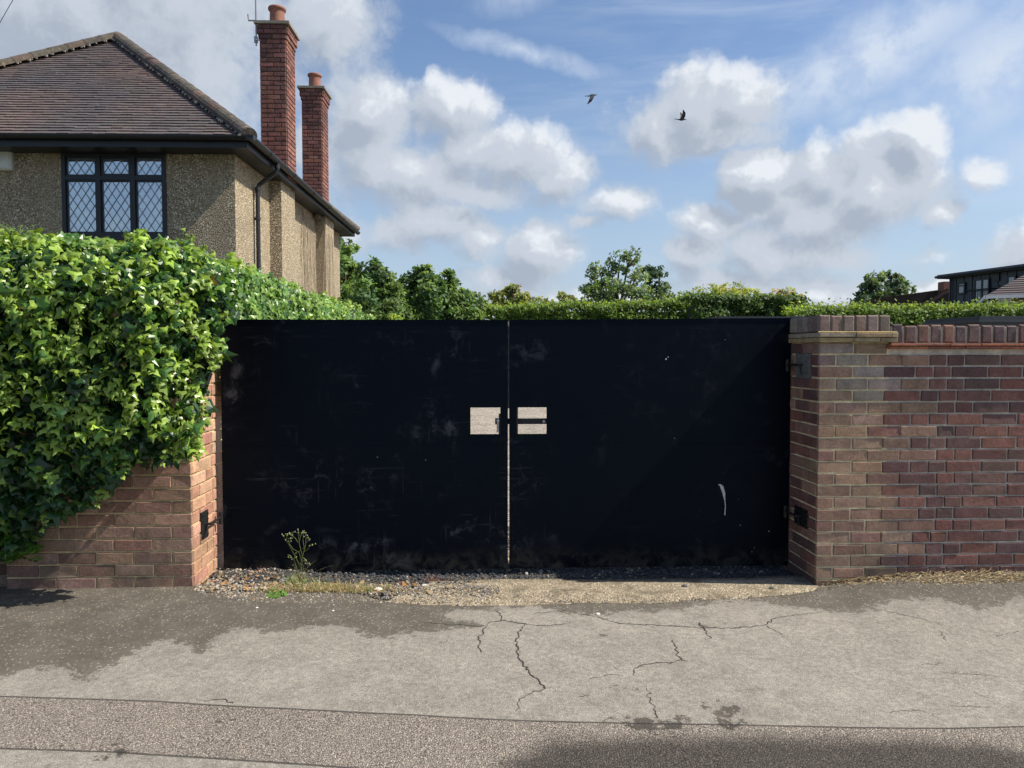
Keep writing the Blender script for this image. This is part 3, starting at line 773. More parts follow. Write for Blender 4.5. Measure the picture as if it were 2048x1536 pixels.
# coping: soldier course
g = MB(); mo = MB()
wt1 = at(1900, 687, 0).z; wt2 = at(1900, 651, 0).z
x = PR + .012; 
while x < XW1 + WL - .1:
    w = rb.uniform(.066, .075); c = rb.choice([(.085,.065,.068),(.11,.078,.074),(.095,.065,.064),(.14,.088,.078)])
    sp_ = rb.random() < .2
    if sp_: c = (.19, .105, .08)
    g.obox((x, TH + .01, wt1 + .004), (1, 0, 0), (0, 0, 1), (0, -1, 0), w, wt2 - wt1 + rb.uniform(-.006, .005), TH + .012 + rb.uniform(-.003, .004), jit(c, rb), .009)
    x += w + rb.uniform(.009, .014)
solid(mo, (PR + .005, .006, wt1), (XW1 + WL - .1, TH + .008, wt2 - .006), (.42, .36, .27))
pt1 = at(1700, 664, 0).z; pt2 = at(1700, 631, 0).z
x = XW1 - .006
while x < PR - .02:
    w = .067; c = rb.choice([(.24,.19,.155),(.22,.155,.13),(.28,.235,.195),(.2,.15,.125)])
    g.obox((x, .68, pt1), (1, 0, 0), (0, 0, 1), (0, -1, 0), w, pt2 - pt1 + rb.uniform(-.003, .003), .686 + rb.uniform(-.003, .003), jit(c, rb), .007)
    x += w + .0095
# joints of the pier coping on the reveal side: separate brick ends
y = .004
while y < .66:
    w = rb.choice([.066, .068]); g.obox((XW1 + .02, y, pt1 + .003), (0, 1, 0), (0, 0, 1), (-1, 0, 0), w, pt2 - pt1 - .006, .034, jit(rb.choice([(.22,.175,.15),(.17,.13,.11),(.27,.23,.19)]), rb), .005); y += w + .011
solid(mo, (XW1 + .001, .004, pt1), (PR - .005, .676, pt2 - .006), (.26, .235, .17))
g.build("coping", M_brick, rw); mo.build("coping_mortar", M_mortar, rw)
# tile creasing: two thin courses of tiles projecting
g = MB()
def creasing(x0, x1, y0, y1, z0, z1, cols, ex=0.0):
    h = (z1 - z0) / 2
    for lay in (0, 1):
        x = x0 - ex
        while x < x1:
            w = min(rb.uniform(.16, .26), x1 + .001 - x)
            pr = .040 + .008 * lay + rb.uniform(-.006, .006)
            g.obox((x, y1, z0 + h * lay + .0015 + rb.uniform(-.001, .001)), (1, 0, 0), (0, 0, 1), (0, -1, 0), w - .002, h - .003, y1 - y0 + pr, jit(rb.choice(cols), rb, .2), .003)
            x += w
creasing(PR - .02, XW1 + WL - .1, 0, TH, wtop, wt1, [(.33,.12,.065),(.28,.11,.07),(.24,.13,.09)])
creasing(XW1, PR + .025, 0, .68, z_cre, pt1 - .004, [(.40,.30,.15),(.34,.26,.15),(.30,.25,.19)], .022)
g.obox((XW1 - .03, -.038, pt1 - .006), (1, 0, 0), (0, 0, 1), (0, -1, 0), PR - XW1 + .05, .009, .008, (.5, .38, .17), .003)
g.build("tile_creasing", M_brick, rw)
# hinge plates on the pier and their pins
def hinge(parent, px0, py0, px1, py1, xface, side, pinpx, pinpy, m_plate):
    a = onplane(px0, py0, (xface, 0, 0), (1, 0, 0)); b = onplane(px1, py1, (xface, 0, 0), (1, 0, 0))
    y0, y1 = sorted((a.y, b.y)); z0, z1 = sorted((a.z, b.z))
    g = MB(); g.box((xface - side * .012, y0, z0), (xface + side * .004, y1, z1))
    for yy in (y0 + .015, y1 - .015):
        for zz in (z0 + .02, z1 - .02, (z0 + z1) / 2 + .03):
            g.tube([(xface, yy, zz), (xface + side * .010, yy, zz)], .006, 8)
    pl = g.build("hinge_plate", m_plate, parent)
    q = onplane(pinpx, pinpy, (xface, 0, 0), (1, 0, 0)); zz = (z0 + z1) / 2 + .005
    g = MB(); ym = (y0 + y1) / 2
    g.tube([(xface, ym, zz), (xface + side * .035, ym, zz), (xface + side * .035, .40, zz)], .008, 10)
    g.tube([(xface + side * .035, .385, zz - .045), (xface + side * .035, .385, zz + .035)], .013, 12)
    g.tube([(xface + side * .020, ym, zz - .01), (xface + side * .02, ym - .02, zz - .06)], .0045, 8)
    g.build("hinge_pin", M_iron, pl)
    return pl
hinge(rw, 1593, 707, 1620, 757, XW1 - .006, -1, 1600, 735, M_plate)
hinge(rw, 1590, 1010, 1614, 1058, XW1 - .006, -1, 1600, 1032, M_iron)

# ---- left wall -------------------------------------------------------------------------
lw = empty("brick_wall", (0, 0, 0), "orange brown brick wall end half hidden by ivy, left of the black gates", "wall")
lb = random.Random(5)
CHL = .0768; zb = at(378, 1152, 0).z; g = MB(); mo = MB()
for k in range(-2, 20):
    z = zb + CHL * k
    st = .115 if k % 2 else None
    seg = fill(1.1, st, [.225, .228, .225], lb)
    corner = jit(lb.choice([(.31,.19,.13),(.28,.165,.115),(.33,.21,.15)]), lb)
    def pl(x, z, i):
        return corner if i == 0 else jit(lb.choice([(.29,.18,.125),(.25,.145,.105),(.31,.195,.14),(.22,.13,.10),(.34,.22,.16)]), lb)
    course(g, (XW0, 0, 0), (-1, 0, 0), (0, -1, 0), seg, z, CHL, lb, pl)
    seg2 = fill(3.2, st, [.23, .115, .23, .23], lb)
    course(g, (XW0 - 1.12, .05, 0), (-1, 0, 0), (0, -1, 0), seg2, z, CHL, lb, lambda x, z, i: jit(lb.choice(RED + BROWN), lb))
    s = fill(.66, None, [.115, .225, .2, .115] if k % 2 == 0 else [.225, .115, .225], lb)
    course(g, (XW0, .019, 0), (0, 1, 0), (1, 0, 0), s, z, CHL, lb, lambda x, z, i: jit(lb.choice(ORANGE), lb))
zt = zb + CHL * 20
solid(mo, (XW0 - 1.1, .006, zb - .16), (XW0 - .006, .68, zt), (.62, .48, .26))
solid(mo, (XW0 - 4.3, .056, zb - .16), (XW0 - 1.105, .30, zt), (.3, .26, .18))
g.box((XW0 - 4.3, -.015, zt), (XW0 + .02, .69, zt + .06), (.2, .1, .07))
g.build("brickwork", M_brick, lw); mo.build("mortar", M_mortar, lw)
hinge(lw, 402, 1026, 416, 1072, XW0 + .006, 1, 410, 1045, M_iron)

# ------------------------------------------------------------------ gates
GY = .42
M_strip = simple("pale_gap_strip", (.60, .59, .54), .5, 25, .25, .0)
def P2(px, py): p = at(px, py, GY); return p.x, p.z
def leaf_gate(name, label, xl, xr, ztl, ztr, zbl, zbr, hole, hinge_left):
    (x0, x1), = [(xl, xr)]
    o = empty(name, ((x0 if hinge_left else x1), GY, zbl), label, "gate", "pair of black metal gate leaves")
    ox, oy, oz = o.location
    def zt(x): return ztl + (ztr - ztl) * (x - x0) / (x1 - x0)
    def zb_(x): return zbl + (zbr - zbl) * (x - x0) / (x1 - x0)
    hx0, hx1, hz0, hz1 = hole
    zs = P2(1024, 891)[1]
    def quadbox(g, xa, xb, fa, fb, ya, yb):
        vs = []
        for (x, y) in ((xa, ya), (xb, ya), (xb, yb), (xa, yb)):
            vs.append((x - ox, y - oy, fa(x) - oz))
        for (x, y) in ((xa, ya), (xb, ya), (xb, yb), (xa, yb)):
            vs.append((x - ox, y - oy, fb(x) - oz))
        g.add(vs, [(0,3,2,1),(4,5,6,7),(0,1,5,4),(1,2,6,5),(2,3,7,6),(3,0,4,7)])
    g = MB(); c = lambda v: (lambda x: v)
    # upper sheet with the hand hole cut out
    quadbox(g, x0, hx0, c(zs), zt, GY, GY + .003)
    quadbox(g, hx1, x1, c(zs), zt, GY, GY + .003)
    quadbox(g, hx0, hx1, c(hz1), zt, GY, GY + .003)
    quadbox(g, hx0, hx1, c(zs), c(hz0), GY, GY + .003)
    g.build("upper_sheet", M_gate, o)
    g = MB(); quadbox(g, x0 + .001, x1 - .001, zb_, c(zs + .006), GY - .006, GY - .0005); g.build("lower_sheet", M_gate, o)
    g = MB(); t_ = .05; ya, yb = GY + .0035, GY + .045
    quadbox(g, x0 + .002, x0 + t_, lambda x: zb_(x) + .002, lambda x: zt(x) - .002, ya, yb)
    quadbox(g, x1 - t_, x1 - .002, lambda x: zb_(x) + .002, lambda x: zt(x) - .002, ya, yb)
    quadbox(g, x0 + t_, x1 - t_, lambda x: zt(x) - t_, lambda x: zt(x) - .003, ya, yb)
    quadbox(g, x0 + t_, x1 - t_, lambda x: zb_(x) + .003, lambda x: zb_(x) + t_, ya, yb)
    quadbox(g, x0 + t_, x1 - t_, c(zs - .06), c(zs - .01), ya, yb)
    # top capping strip
    quadbox(g, x0 + .001, x1 - .001, lambda x: zt(x) - .0, lambda x: zt(x) + .004, GY - .004, GY + .046)
    g.build("frame", M_gate, o)
    return o
xm0, xm1 = P2(1015.9, 760)[0], P2(1018.3, 760)[0]
ztL = P2(455, 640)[1]; ztM = P2(1017, 641)[1]; ztR = P2(1590, 637)[1]
zbL = P2(436, 1146)[1]; zbM = P2(1017, 1136)[1]; zbR = P2(1583, 1130)[1]
hz1, hz0 = P2(1010, 815)[1], P2(1010, 868)[1]
gl = leaf_gate("metal_gate", "left leaf of the black sheet metal gates, chalky scuffs, beside the ivy", XW0 + .045, xm0, ztL, ztM, zbL, zbM, (P2(941, 840)[0], P2(1001, 840)[0], hz0, hz1), True)
gr = leaf_gate("metal_gate", "right leaf of the black sheet metal gates, bird dropping streak, beside the right brick pier", xm1, XW1 - .004, ztM, ztR, zbM, zbR, (P2(1033, 840)[0], P2(1093, 840)[0], hz0, hz1), False)
def local(o, p): return Vector(p) - o.location
def gbox(gg, o, px0, py0, px1, py1, ya, yb):
    a = P2(px0, py0); b = P2(px1, py1); gg.box(local(o, (a[0], ya, a[1])), local(o, (b[0], yb, b[1])))
# latch bar across, seen through the right hand hole
g = MB(); gbox(g, gr, 1002, 838.5, 1104, 849.5, GY + .05, GY + .062); 
gbox(g, gr, 1033, 812, 1036, 872, GY + .005, GY + .03)
b = g.build("latch_bar", M_iron, gr)
g = MB(); a = P2(1089, 844); g.tube([local(gr, (a[0], GY + .040, a[1])), local(gr, (a[0], GY + .052, a[1]))], .0105, 14); g.build("bolt_head", M_zinc, b)
g = MB(); gbox(g, gl, 990.5, 837.5, 1003, 849.5, GY + .02, GY + .045); gbox(g, gl, 997.5, 828, 1003, 872, GY + .004, GY + .03)
c_ = g.build("latch_keeper", M_iron, gl)
g = MB(); a = P2(996, 842); b2 = P2(996, 865); g.tube([local(gl, (a[0], GY + .012, a[1])), local(gl, (a[0], GY + .012, b2[1]))], .0085, 12); g.lathe([(0, .014), (.010, .010), (.0125, 0), (.010, -.010), (0, -.013)], local(gl, (a[0], GY + .012, a[1])), 14)
g.build("lock_pin", M_zinc, c_)
# drop bolt at the foot of the left leaf
g = MB(); a = P2(1012, 1110); b2 = P2(1012, 1164); g.tube([local(gl, (a[0], GY - .008, zbM + .035)), local(gl, (a[0], GY - .008, -.045))], .0065, 10)
g.box(local(gl, (a[0] - .018, GY - .014, zbM + .004)), local(gl, (a[0] + .018, GY - .004, zbM + .035)))
g.build("drop_bolt", M_iron, gl)
# added pale strip for the bright line of light in the upper meeting gap
g = MB(); g.box(local(gr, (xm0 - .004, GY + .050, P2(1017, 818)[1])), local(gr, (xm1 + .010, GY + .054, ztM - .004)))
g.build("gap_light_strip", M_strip, gr)
# bird dropping on the right leaf
M_drop = simple("dried_dropping", (.5, .5, .46), .9, 120, .5)
g = MB(); pts = [(1438,968),(1443,972),(1447,985),(1449,1000),(1450,1012),(1449,1030)]; ww = [.010,.013,.011,.004,.003,.004]
vs = []
for (a, b), w in zip(pts, ww):
    X_, Z_ = P2(a, b); vs += [(X_ - w - ox_ if False else X_ - w, GY - .008, Z_), (X_ + w * .8, GY - .008, Z_)]
vs = [tuple(local(gr, v)) for v in vs]
g.add(vs, [(2*i, 2*i+1, 2*i+3, 2*i+2) for i in range(len(pts) - 1)])
vs = [tuple(Vector(v) + Vector((0, .0015, 0))) for v in vs]
g.add(vs, [(2*i, 2*i+2, 2*i+3, 2*i+1) for i in range(len(pts) - 1)])
g.build('bird_dropping', M_drop, gr)
for (a, b, r_) in [(1537,1062,.004),(1508,1095,.003),(1503,1103,.003),(1332,718,.006),(1336,714,.004),(1480,1050,.003)]:
    X_, Z_ = P2(a, b); yy = GY - .008 if b > 891 else GY - .002
    q = [tuple(local(gr, (X_ + r_ * math.cos(i) , yy, Z_ + r_ * math.sin(i)))) for i in (0, 1.3, 2.4, 3.9, 5.1)]
    g = MB(); g.add(q, [(4, 3, 2, 1, 0)]); g.build("speck", M_drop, gr)

# ------------------------------------------------------------------ the pebbledashed house
Z1 = 11.0
cpos = onplane(475, 705, Vector(cam.location) + (CR @ Vector((0, 0, -1))).normalized() * 0 + Vector((math.sin(R(YAW)), math.cos(R(YAW)), 0)) * Z1, (math.sin(R(YAW)), math.cos(R(YAW)), 0))
HROT = R(-1.2)
house = empty("detached_house", (cpos.x, cpos.y, -.1), "pebbledashed house with hipped brown tiled roof and leaded window behind the ivy", "house", rz=HROT)
HM = Matrix.LocRotScale(house.location, house.rotation_euler, None); HMI = HM.inverted()
def hl(px, py, ly=0.0):            # house-local point of the plane local y = ly seen at a photo pixel
    p0 = HM @ Vector((0, ly, 0)); n_ = HM.to_3x3() @ Vector((0, 1, 0)); return HMI @ onplane(px, py, p0, n_)
def hs(px, py, lx=0.0):
    p0 = HM @ Vector((lx, 0, 0)); n_ = HM.to_3x3() @ Vector((1, 0, 0)); return HMI @ onplane(px, py, p0, n_)
EZ = hl(250, 268, -.4).z - .02           # eave height at the roof edge
HW = 6.25; HD = hs(680, 560).y; OH = .34
WZ = EZ - .12
win_a = hl(122, 302); win_b = hl(335, 474)
g = MB()
# front wall with the window opening
xa, xb, za, zbb = win_a.x, win_b.x, win_b.z, win_a.z
tk = .25
g.box((-HW, 0, 0), (xa, tk, WZ)); g.box((xb, 0, 0), (0, tk, WZ)); g.box((xa, 0, 0), (xb, tk, za)); g.box((xa, 0, zbb), (xb, tk, WZ))
g.box((-tk, tk, 0), (0, HD, WZ)); g.box((-HW, tk, 0), (-HW + tk, HD, WZ)); g.box((-HW + tk, HD - tk, 0), (-tk, HD, WZ))
B1 = (hs(540, 500).y, hs(591, 520, .2).y); B2 = (hs(632, 500).y, hs(668, 520, .2).y)
for (y0, y1) in (B1, B2): g.box((.0005, y0, 0), (.2, y1, WZ + .02))
g.build("wall", M_dash, house)
# roof
HX0, HX1 = -HW - OH, OH; HY0, HY1 = -.42, HD + .36
half = (HX1 - HX0) / 2; APZ = hl(250, 80, HY0 + half).z
apx = (HX0 + HX1) / 2; ap1 = Vector((apx, HY0 + half, APZ)); ap2 = Vector((apx, max(HY0 + half + .01, HY1 - half), APZ))
slope = math.hypot(half, APZ - EZ)
g = MB()
def tiled(c0, c1, t0, t1, gauge=.098, tw=.165):
    """courses of plain tiles between the eave edge c0-c1 and the top t0-t1"""
    c0, c1, t0, t1 = map(Vector, (c0, c1, t0, t1)); up = ((t0 + t1) / 2 - (c0 + c1) / 2)
    e = (c1 - c0).normalized(); upn = up - e * up.dot(e); L = upn.length; upn.normalize(); nrm = e.cross(upn).normalized()
    if nrm.z < 0: nrm = -nrm
    N = int(L / gauge); rt = random.Random(int(abs(c0.x) * 100) + 3)
    for k in range(N):
        s0 = k * L / N; f = (k + .5) / N
        a = (c0.lerp(t0, f) - c0).dot(e); b = (c1 - c0).length + (c1.lerp(t1, f) - c1).dot(e)
        x = a - (tw / 2 if k % 2 else 0) - rt.uniform(0, .05); sag = 0
        while x < b:
            xa_ = max(a, x); xb_ = min(b, x + tw - .003)
            if xb_ - xa_ > .01:
                lift = .017 + rt.uniform(0, .006); l0 = rt.uniform(-.006, .006)
                o = c0 + e * xa_ + upn * (s0 + l0) + nrm * (.004 + .004 * mnoise.noise(Vector((xa_ * 1.7, s0 * 2, 0))))
                hue = mnoise.noise(Vector((xa_ * .8, s0 * .8, 11))); col = tuple(p_ + (q_ - p_) * (hue * .8 + .5) for p_, q_ in zip((.080, .072, .076), (.135, .094, .080)))
                col = jit(col, rt, .10)
                w_ = xb_ - xa_; d_ = L / N * 1.25
                p = [o, o + e * w_, o + e * w_ + upn * d_, o + upn * d_]
                q = [p[0] + nrm * (lift + rt.uniform(-.002, .002)), p[1] + nrm * (lift + rt.uniform(-.002, .002)), p[2] + nrm * .001, p[3] + nrm * .001]
                g.add(p + q, [(4, 5, 6, 7), (0, 1, 5, 4), (1, 2, 6, 5), (0, 4, 7, 3)], col)
            x += tw
c00, c10, c11, c01 = Vector((HX0, HY0, EZ)), Vector((HX1, HY0, EZ)), Vector((HX1, HY1, EZ)), Vector((HX0, HY1, EZ))
for q in ((c00, c10, ap1, ap1), (c10, c11, ap2, ap1), (c11, c01, ap2, ap2), (c01, c00, ap1, ap2)):
    lst = [q[0], q[1], q[2]] if q[2] == q[3] else list(q)
    g.add([Vector(p) - Vector((0, 0, .006)) for p in lst], [tuple(range(len(lst)))], (.06, .05, .05))
tiled(c00, c10, ap1, ap1); tiled(c10, c11, ap1, ap2); tiled(c11, c01, ap2, ap2); tiled(c01, c00, ap2, ap1)
roof = g.build("roof", M_tile, house)
def hips(a, b, r=.125):
    g = MB(); a, b = Vector(a), Vector(b); L = (b - a).length; n_ = int(L / .31); d = (b - a).normalized(); s = d.cross(Vector((0, 0, 1))).normalized(); u = s.cross(d).normalized()
    for i in range(n_):
        p0 = a + d * (L * i / n_ - .02); p1 = a + d * (L * (i + 1) / n_); cc = jit(rnd.choice([(.08,.07,.05),(.095,.078,.06),(.07,.06,.048),(.10,.07,.054)]), rnd, .2)
        vs = []; m_ = 9
        for (p, rr) in ((p0, r * 1.02), (p1, r * .975)):
            for k in range(m_):
                th = math.pi * (k / (m_ - 1)) ; vs.append(p + s * math.cos(th) * rr + u * (math.sin(th) * rr * .95 - .02))
        g.add(vs, [(k, k + 1, m_ + k + 1, m_ + k) for k in range(m_ - 1)] + [tuple(range(m_)), tuple(range(2 * m_ - 1, m_ - 1, -1))], cc)
        # lumps of bedding mortar along both edges
        for sg in (-1, 1):
            for q in range(3):
                c = p0.lerp(p1, (q + rnd.random()) / 3) + s * sg * r * 1.02 - u * .03; w = rnd.uniform(.008, .022)
                g.box(c - Vector((w, w, w)), c + Vector((w, w, w * .7)), jit((.22, .2, .17), rnd, .3))
    return g.build("hip_tile", M_hip, roof)
hips(c10 + Vector((0, 0, .02)), ap1 + Vector((0, 0, .05))); hips(c00 + Vector((0, 0, .02)), ap1 + Vector((0, 0, .05)))
hips(c11 + Vector((0, 0, .02)), ap2 + Vector((0, 0, .05)))
# eaves: fascia, soffit, gutters
g = MB()
g.box((HX0 + .03, HY0 + .03, EZ - .155), (HX1 - .03, HY0 + .055, EZ - .012)); g.box((HX1 - .055, HY0 + .056, EZ - .155), (HX1 - .03, HY1 - .03, EZ - .012))
g.box((HX0 + .03, HY0 + .056, EZ - .150), (HX1 - .056, .01, EZ - .130)); g.box((-.01, .011, EZ - .150), (HX1 - .056, HY1 - .03, EZ - .131))
g.box((HX0 + .03, HY1 - .055, EZ - .155), (HX1 - .056, HY1 - .03, EZ - .012))
g.build("fascia", M_blackpaint, house)
def gutter(a, b, out):
    a, b, out = Vector(a), Vector(b), Vector(out); g = MB(); d = (b - a); L = d.length; d.normalize(); r = .062; n_ = 10
    vs = []
    for p in (a, b):
        for k in range(n_ + 1):
            th = math.pi * k / n_; vs.append(p + out * (-math.cos(th) * r) + Vector((0, 0, -math.sin(th) * r)))
        for k in range(n_ + 1):
            th = math.pi * k / n_; vs.append(p + out * (-math.cos(th) * (r - .005)) + Vector((0, 0, -math.sin(th) * (r - .005))))
    w = 2 * (n_ + 1); fs = []
    for k in range(n_):
        fs.append((k, k + 1, w + k + 1, w + k)); fs.append((n_ + 1 + k, w + n_ + 1 + k, w + n_ + 2 + k, n_ + 2 + k))
    fs += [(0, w, w + n_ + 1, n_ + 1), (n_, 2 * n_ + 1, w + 2 * n_ + 1, w + n_)]
    fs += [tuple(range(0, n_ + 1)), tuple(range(w, w + n_ + 1))]
    g.add(vs, fs)
    s = .9
    while s < L:
        p = a + d * s; vs = []
        for q in (p - d * .03, p + d * .03):
            for k in range(n_ + 1):
                th = math.pi * k / n_; vs.append(q + out * (-math.cos(th) * (r + .006)) + Vector((0, 0, -math.sin(th) * (r + .006))))
        g.add(vs, [(k, k + 1, n_ + 2 + k, n_ + 1 + k) for k in range(n_)] + [tuple(range(n_ + 1)), tuple(range(n_ + 1, 2 * n_ + 2))]); s += 1.35
    return g.build("gutter", M_blackplastic, house)
gutter((HX0, HY0 - .035, EZ + .0), (HX1 + .09, HY0 - .035, EZ - .01), (0, -1, 0)); gutter((HX1 + .035, HY0 - .09, EZ - .012), (HX1 + .035, HY1 + .02, EZ - .04), (1, 0, 0))
dp_y = hs(514, 430, .05).y
g = MB(); ox_ = HX1 + .035
g.tube([(ox_, dp_y, EZ - .05), (ox_, dp_y, EZ - .16), (ox_ - .03, dp_y, EZ - .21), (.09, dp_y, EZ - .40), (.065, dp_y, EZ - .46), (.065, dp_y, .2)], .034, 12)
for z in (EZ - .10, EZ - .44, EZ - .9, EZ - 2.1): g.tube([(ox_ if z > EZ - .2 else .065, dp_y, z), (ox_ if z > EZ - .2 else .065, dp_y, z - .05)], .042, 12)
for z in (EZ - .9, EZ - 2.1): g.box((0, dp_y - .02, z - .045), (.06, dp_y + .02, z - .01))
g.build("downpipe", M_blackplastic, house, smooth=False)
# window
wn = MB(); fy0, fy1 = -.012, .06
W = xb - xa; H = zbb - za; fw = .055
def wb(x0, x1, z0, z1, y0=fy0, y1=fy1): wn.box((x0, y0, z0), (x1, y1, z1))
wb(xa, xa + fw, za, zbb); wb(xb - fw, xb, za, zbb); wb(xa + fw, xb - fw, zbb - fw - .02, zbb); wb(xa + fw, xb - fw, za, za + fw)
wb(xa - .03, xb + .03, za - .05, za + .0, -.07, .05)
m1 = hl(197, 380).x; m2 = hl(266, 380).x; tz = hl(240, 356).z
for m_ in (m1, m2): wb(m_ - .032, m_ + .032, za + fw, zbb - fw - .02, fy0 + .002, fy1 - .002)
cols_ = [(xa + fw, m1 - .032), (m1 + .032, m2 - .032), (m2 + .032, xb - fw)]
for (p, q) in cols_: wb(p, q, tz - .03, tz + .03, fy0 + .004, fy1 - .004)
win = wn.build("window", M_blackpaint, house)
sash = MB(); lead = MB(); panes = MB()
M_lead = simple("lead_came", (.22, .235, .26), .45, 20, .2, .4)
def clip(p, q, x0, x1, z0, z1):
    t0, t1 = 0., 1.; dx, dz = q[0] - p[0], q[1] - p[1]
    for pp, qq in ((-dx, p[0] - x0), (dx, x1 - p[0]), (-dz, p[1] - z0), (dz, z1 - p[1])):
        if abs(pp) < 1e-9:
            if qq < 0: return None
        else:
            r_ = qq / pp
            if pp < 0: t0 = max(t0, r_)
            else: t1 = min(t1, r_)
    if t0 >= t1: return None
    return (p[0] + dx * t0, p[1] + dz * t0), (p[0] + dx * t1, p[1] + dz * t1)
for ci, (p, q) in enumerate(cols_):
    for (z0, z1) in ((za + fw, tz - .03), (tz + .03, zbb - fw - .02)):
        s = .022 if ci != 1 or z1 < tz else .035
        for (a, b, c, d) in ((p, p + s, z0, z1), (q - s, q, z0, z1), (p + s, q - s, z0, z0 + s), (p + s, q - s, z1 - s, z1)):
            sash.box((a, .012, c), (b, .05, d))
        x0, x1, zz0, zz1 = p + s, q - s, z0 + s, z1 - s
        panes.box((x0, .030, zz0), (x1, .036, zz1))
        dw, dh = .122, .184
        for sg in (1, -1):
            for k in range(-14, 16):
                ax = x0 + k * dw; seg = clip((ax, zz0), (ax + sg * dw * 12, zz0 + dh * 12), x0, x1, zz0, zz1)
                if not seg: continue
                (sx, sz), (ex_, ez_) = seg; dv = Vector((ex_ - sx, 0, ez_ - sz)).normalized(); L = math.hypot(ex_ - sx, ez_ - sz)
                lead.obox(Vector((sx, .026, sz)) - dv.cross(Vector((0, 1, 0))) * .004, dv, dv.cross(Vector((0, 1, 0))), (0, -1, 0), L, .006, .005)
sash.build("sash", M_blackpaint, win); panes.build("pane", M_glass, win); lead.build("leading", M_lead, win)
g = MB()
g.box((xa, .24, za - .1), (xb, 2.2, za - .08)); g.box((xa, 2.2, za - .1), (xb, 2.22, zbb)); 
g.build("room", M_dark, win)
g = MB(); xx = xa + .03; i = 0; vs = []
cx1 = hl(166, 420).x
for k in range(60):
    f = k / 59; vs += [(xa + .05 + (cx1 - xa) * f, .13 + .02 * math.sin(f * 40), za), (xa + .05 + (cx1 - xa) * f, .13 + .02 * math.sin(f * 40), zbb)]
g.add(vs, [(2*k, 2*k+2, 2*k+3, 2*k+1) for k in range(59)])
vs = []
for k in range(60):
    f = k / 59; x_ = m2 - .15 + (xb - m2 + .12) * f; vs += [(x_, .16 + .02 * math.sin(f * 44), za), (x_, .16 + .02 * math.sin(f * 44), zbb)]
g.add(vs, [(2*k, 2*k+2, 2*k+3, 2*k+1) for k in range(59)])
g.build("curtain", M_curtain, win)
# alarm box
a = hl(-14, 300); b = hl(29, 342); g = MB(); g.obox((a.x, 0, b.z), (1, 0, 0), (0, 0, 1), (0, -1, 0), b.x - a.x, a.z - b.z, .085, (1, 1, 1), .03); g.build("alarm_box", M_white, house)
# chimneys
def chimney(lx0, lx1, ly0, ly1, z0, zc, potd, seed):
    r = random.Random(seed); c = MB(); mo = MB(); CHc = .0745; n_ = int((zc - z0) / CHc); CHc = (zc - z0) / n_
    pal = lambda x, z, i: jit(r.choice([(.225,.098,.075),(.20,.088,.07),(.18,.08,.068),(.25,.11,.082),(.155,.075,.066),(.21,.10,.08)]) if z < zc - .9 or r.random() < .5 else r.choice([(.12,.06,.055),(.16,.07,.06)]), r, .15)
    W_ = lx1 - lx0; D_ = ly1 - ly0
    for k in range(n_):
        z = z0 + k * CHc; ex = .035 if k >= n_ - 2 else (.016 if k == n_ - 3 else 0)
        for (o, u, nn, L) in (((lx0 - ex, ly0 - ex, 0), (1, 0, 0), (0, -1, 0), W_ + 2 * ex), ((lx1 + ex, ly0 - ex + .019, 0), (0, 1, 0), (1, 0, 0), D_ + 2 * ex - .03),
                              ((lx1 + ex - .019, ly1 + ex, 0), (-1, 0, 0), (0, 1, 0), W_ + 2 * ex - .02), ((lx0 - ex, ly1 + ex - .019, 0), (0, -1, 0), (-1, 0, 0), D_ + 2 * ex - .04)):
            st = .112 if k % 2 else None
            course(c, o, u, nn, fill(L, st, [.225, .222], r), z, CHc, r, pal, jw=.016, proud=.008)
        mo.box((lx0 - ex + .006, ly0 - ex + .006, z), (lx1 + ex - .006, ly1 + ex - .006, z + CHc - .001), (.10, .075, .06))
    ch = c.build("chimney", M_brick, house); mo.build("mortar", M_mortar, ch)
    c = MB(); e1_ = .075
    c.box((lx0 - e1_, ly0 - e1_, zc + .001), (lx1 + e1_, ly1 + e1_, zc + .045)); 
    cx_, cy_ = (lx0 + lx1) / 2, (ly0 + ly1) / 2; a_, b_ = e1_ * .7, .16
    top = zc + .10
    c.add([(lx0 - a_, ly0 - a_, zc + .045), (lx1 + a_, ly0 - a_, zc + .045), (lx1 + a_, ly1 + a_, zc + .045), (lx0 - a_, ly1 + a_, zc + .045),
           (cx_ - b_, cy_ - b_, top), (cx_ + b_, cy_ - b_, top), (cx_ + b_, cy_ + b_, top), (cx_ - b_, cy_ + b_, top)], [(0,1,5,4),(1,2,6,5),(2,3,7,6),(3,0,4,7),(4,5,6,7)])
    c.build("capping", M_cement, ch)
    p = MB(); rr = .125; hh = .30
    p.lathe([(rr * 1.05, -.04), (rr, .03), (rr * .96, hh - .09), (rr * .98, hh - .06), (rr * 1.16, hh - .045), (rr * 1.2, hh - .02), (rr * 1.12, hh), (rr * .9, hh), (rr * .86, hh - .06), (rr * .8, -.03)], (cx_, cy_, top), 24)
    p.build("chimney_pot", M_clay, ch, smooth=True)
    return ch, cx_, cy_
f1a = hl(521, 200, B1[0]); f1b = hl(573, 200, B1[0]); zc1 = hl(545, 50, B1[0]).z
ch1, cx1_, cy1_ = chimney(f1a.x, f1b.x, B1[0], B1[0] + .56, EZ - .1, zc1, 0, 4)
f2a = hl(604, 260, B2[0]); f2b = hl(644, 260, B2[0]); zc2 = hl(622, 178, B2[0]).z
ch2, _, _ = chimney(f2a.x, f2b.x, B2[0], B2[0] + .58, EZ - .1, zc2, 0, 6)
g = MB(); ax = f1a.x - .05; ay = B1[0] - .02
g.tube([(ax, ay, zc1 - .35), (ax, ay, zc1 + 2.4)], .013, 8); g.tube([(ax, ay, zc1 + .06), (ax - .12, ay, zc1 + .06), (ax - .13, ay, zc1 + .16)], .014, 8)
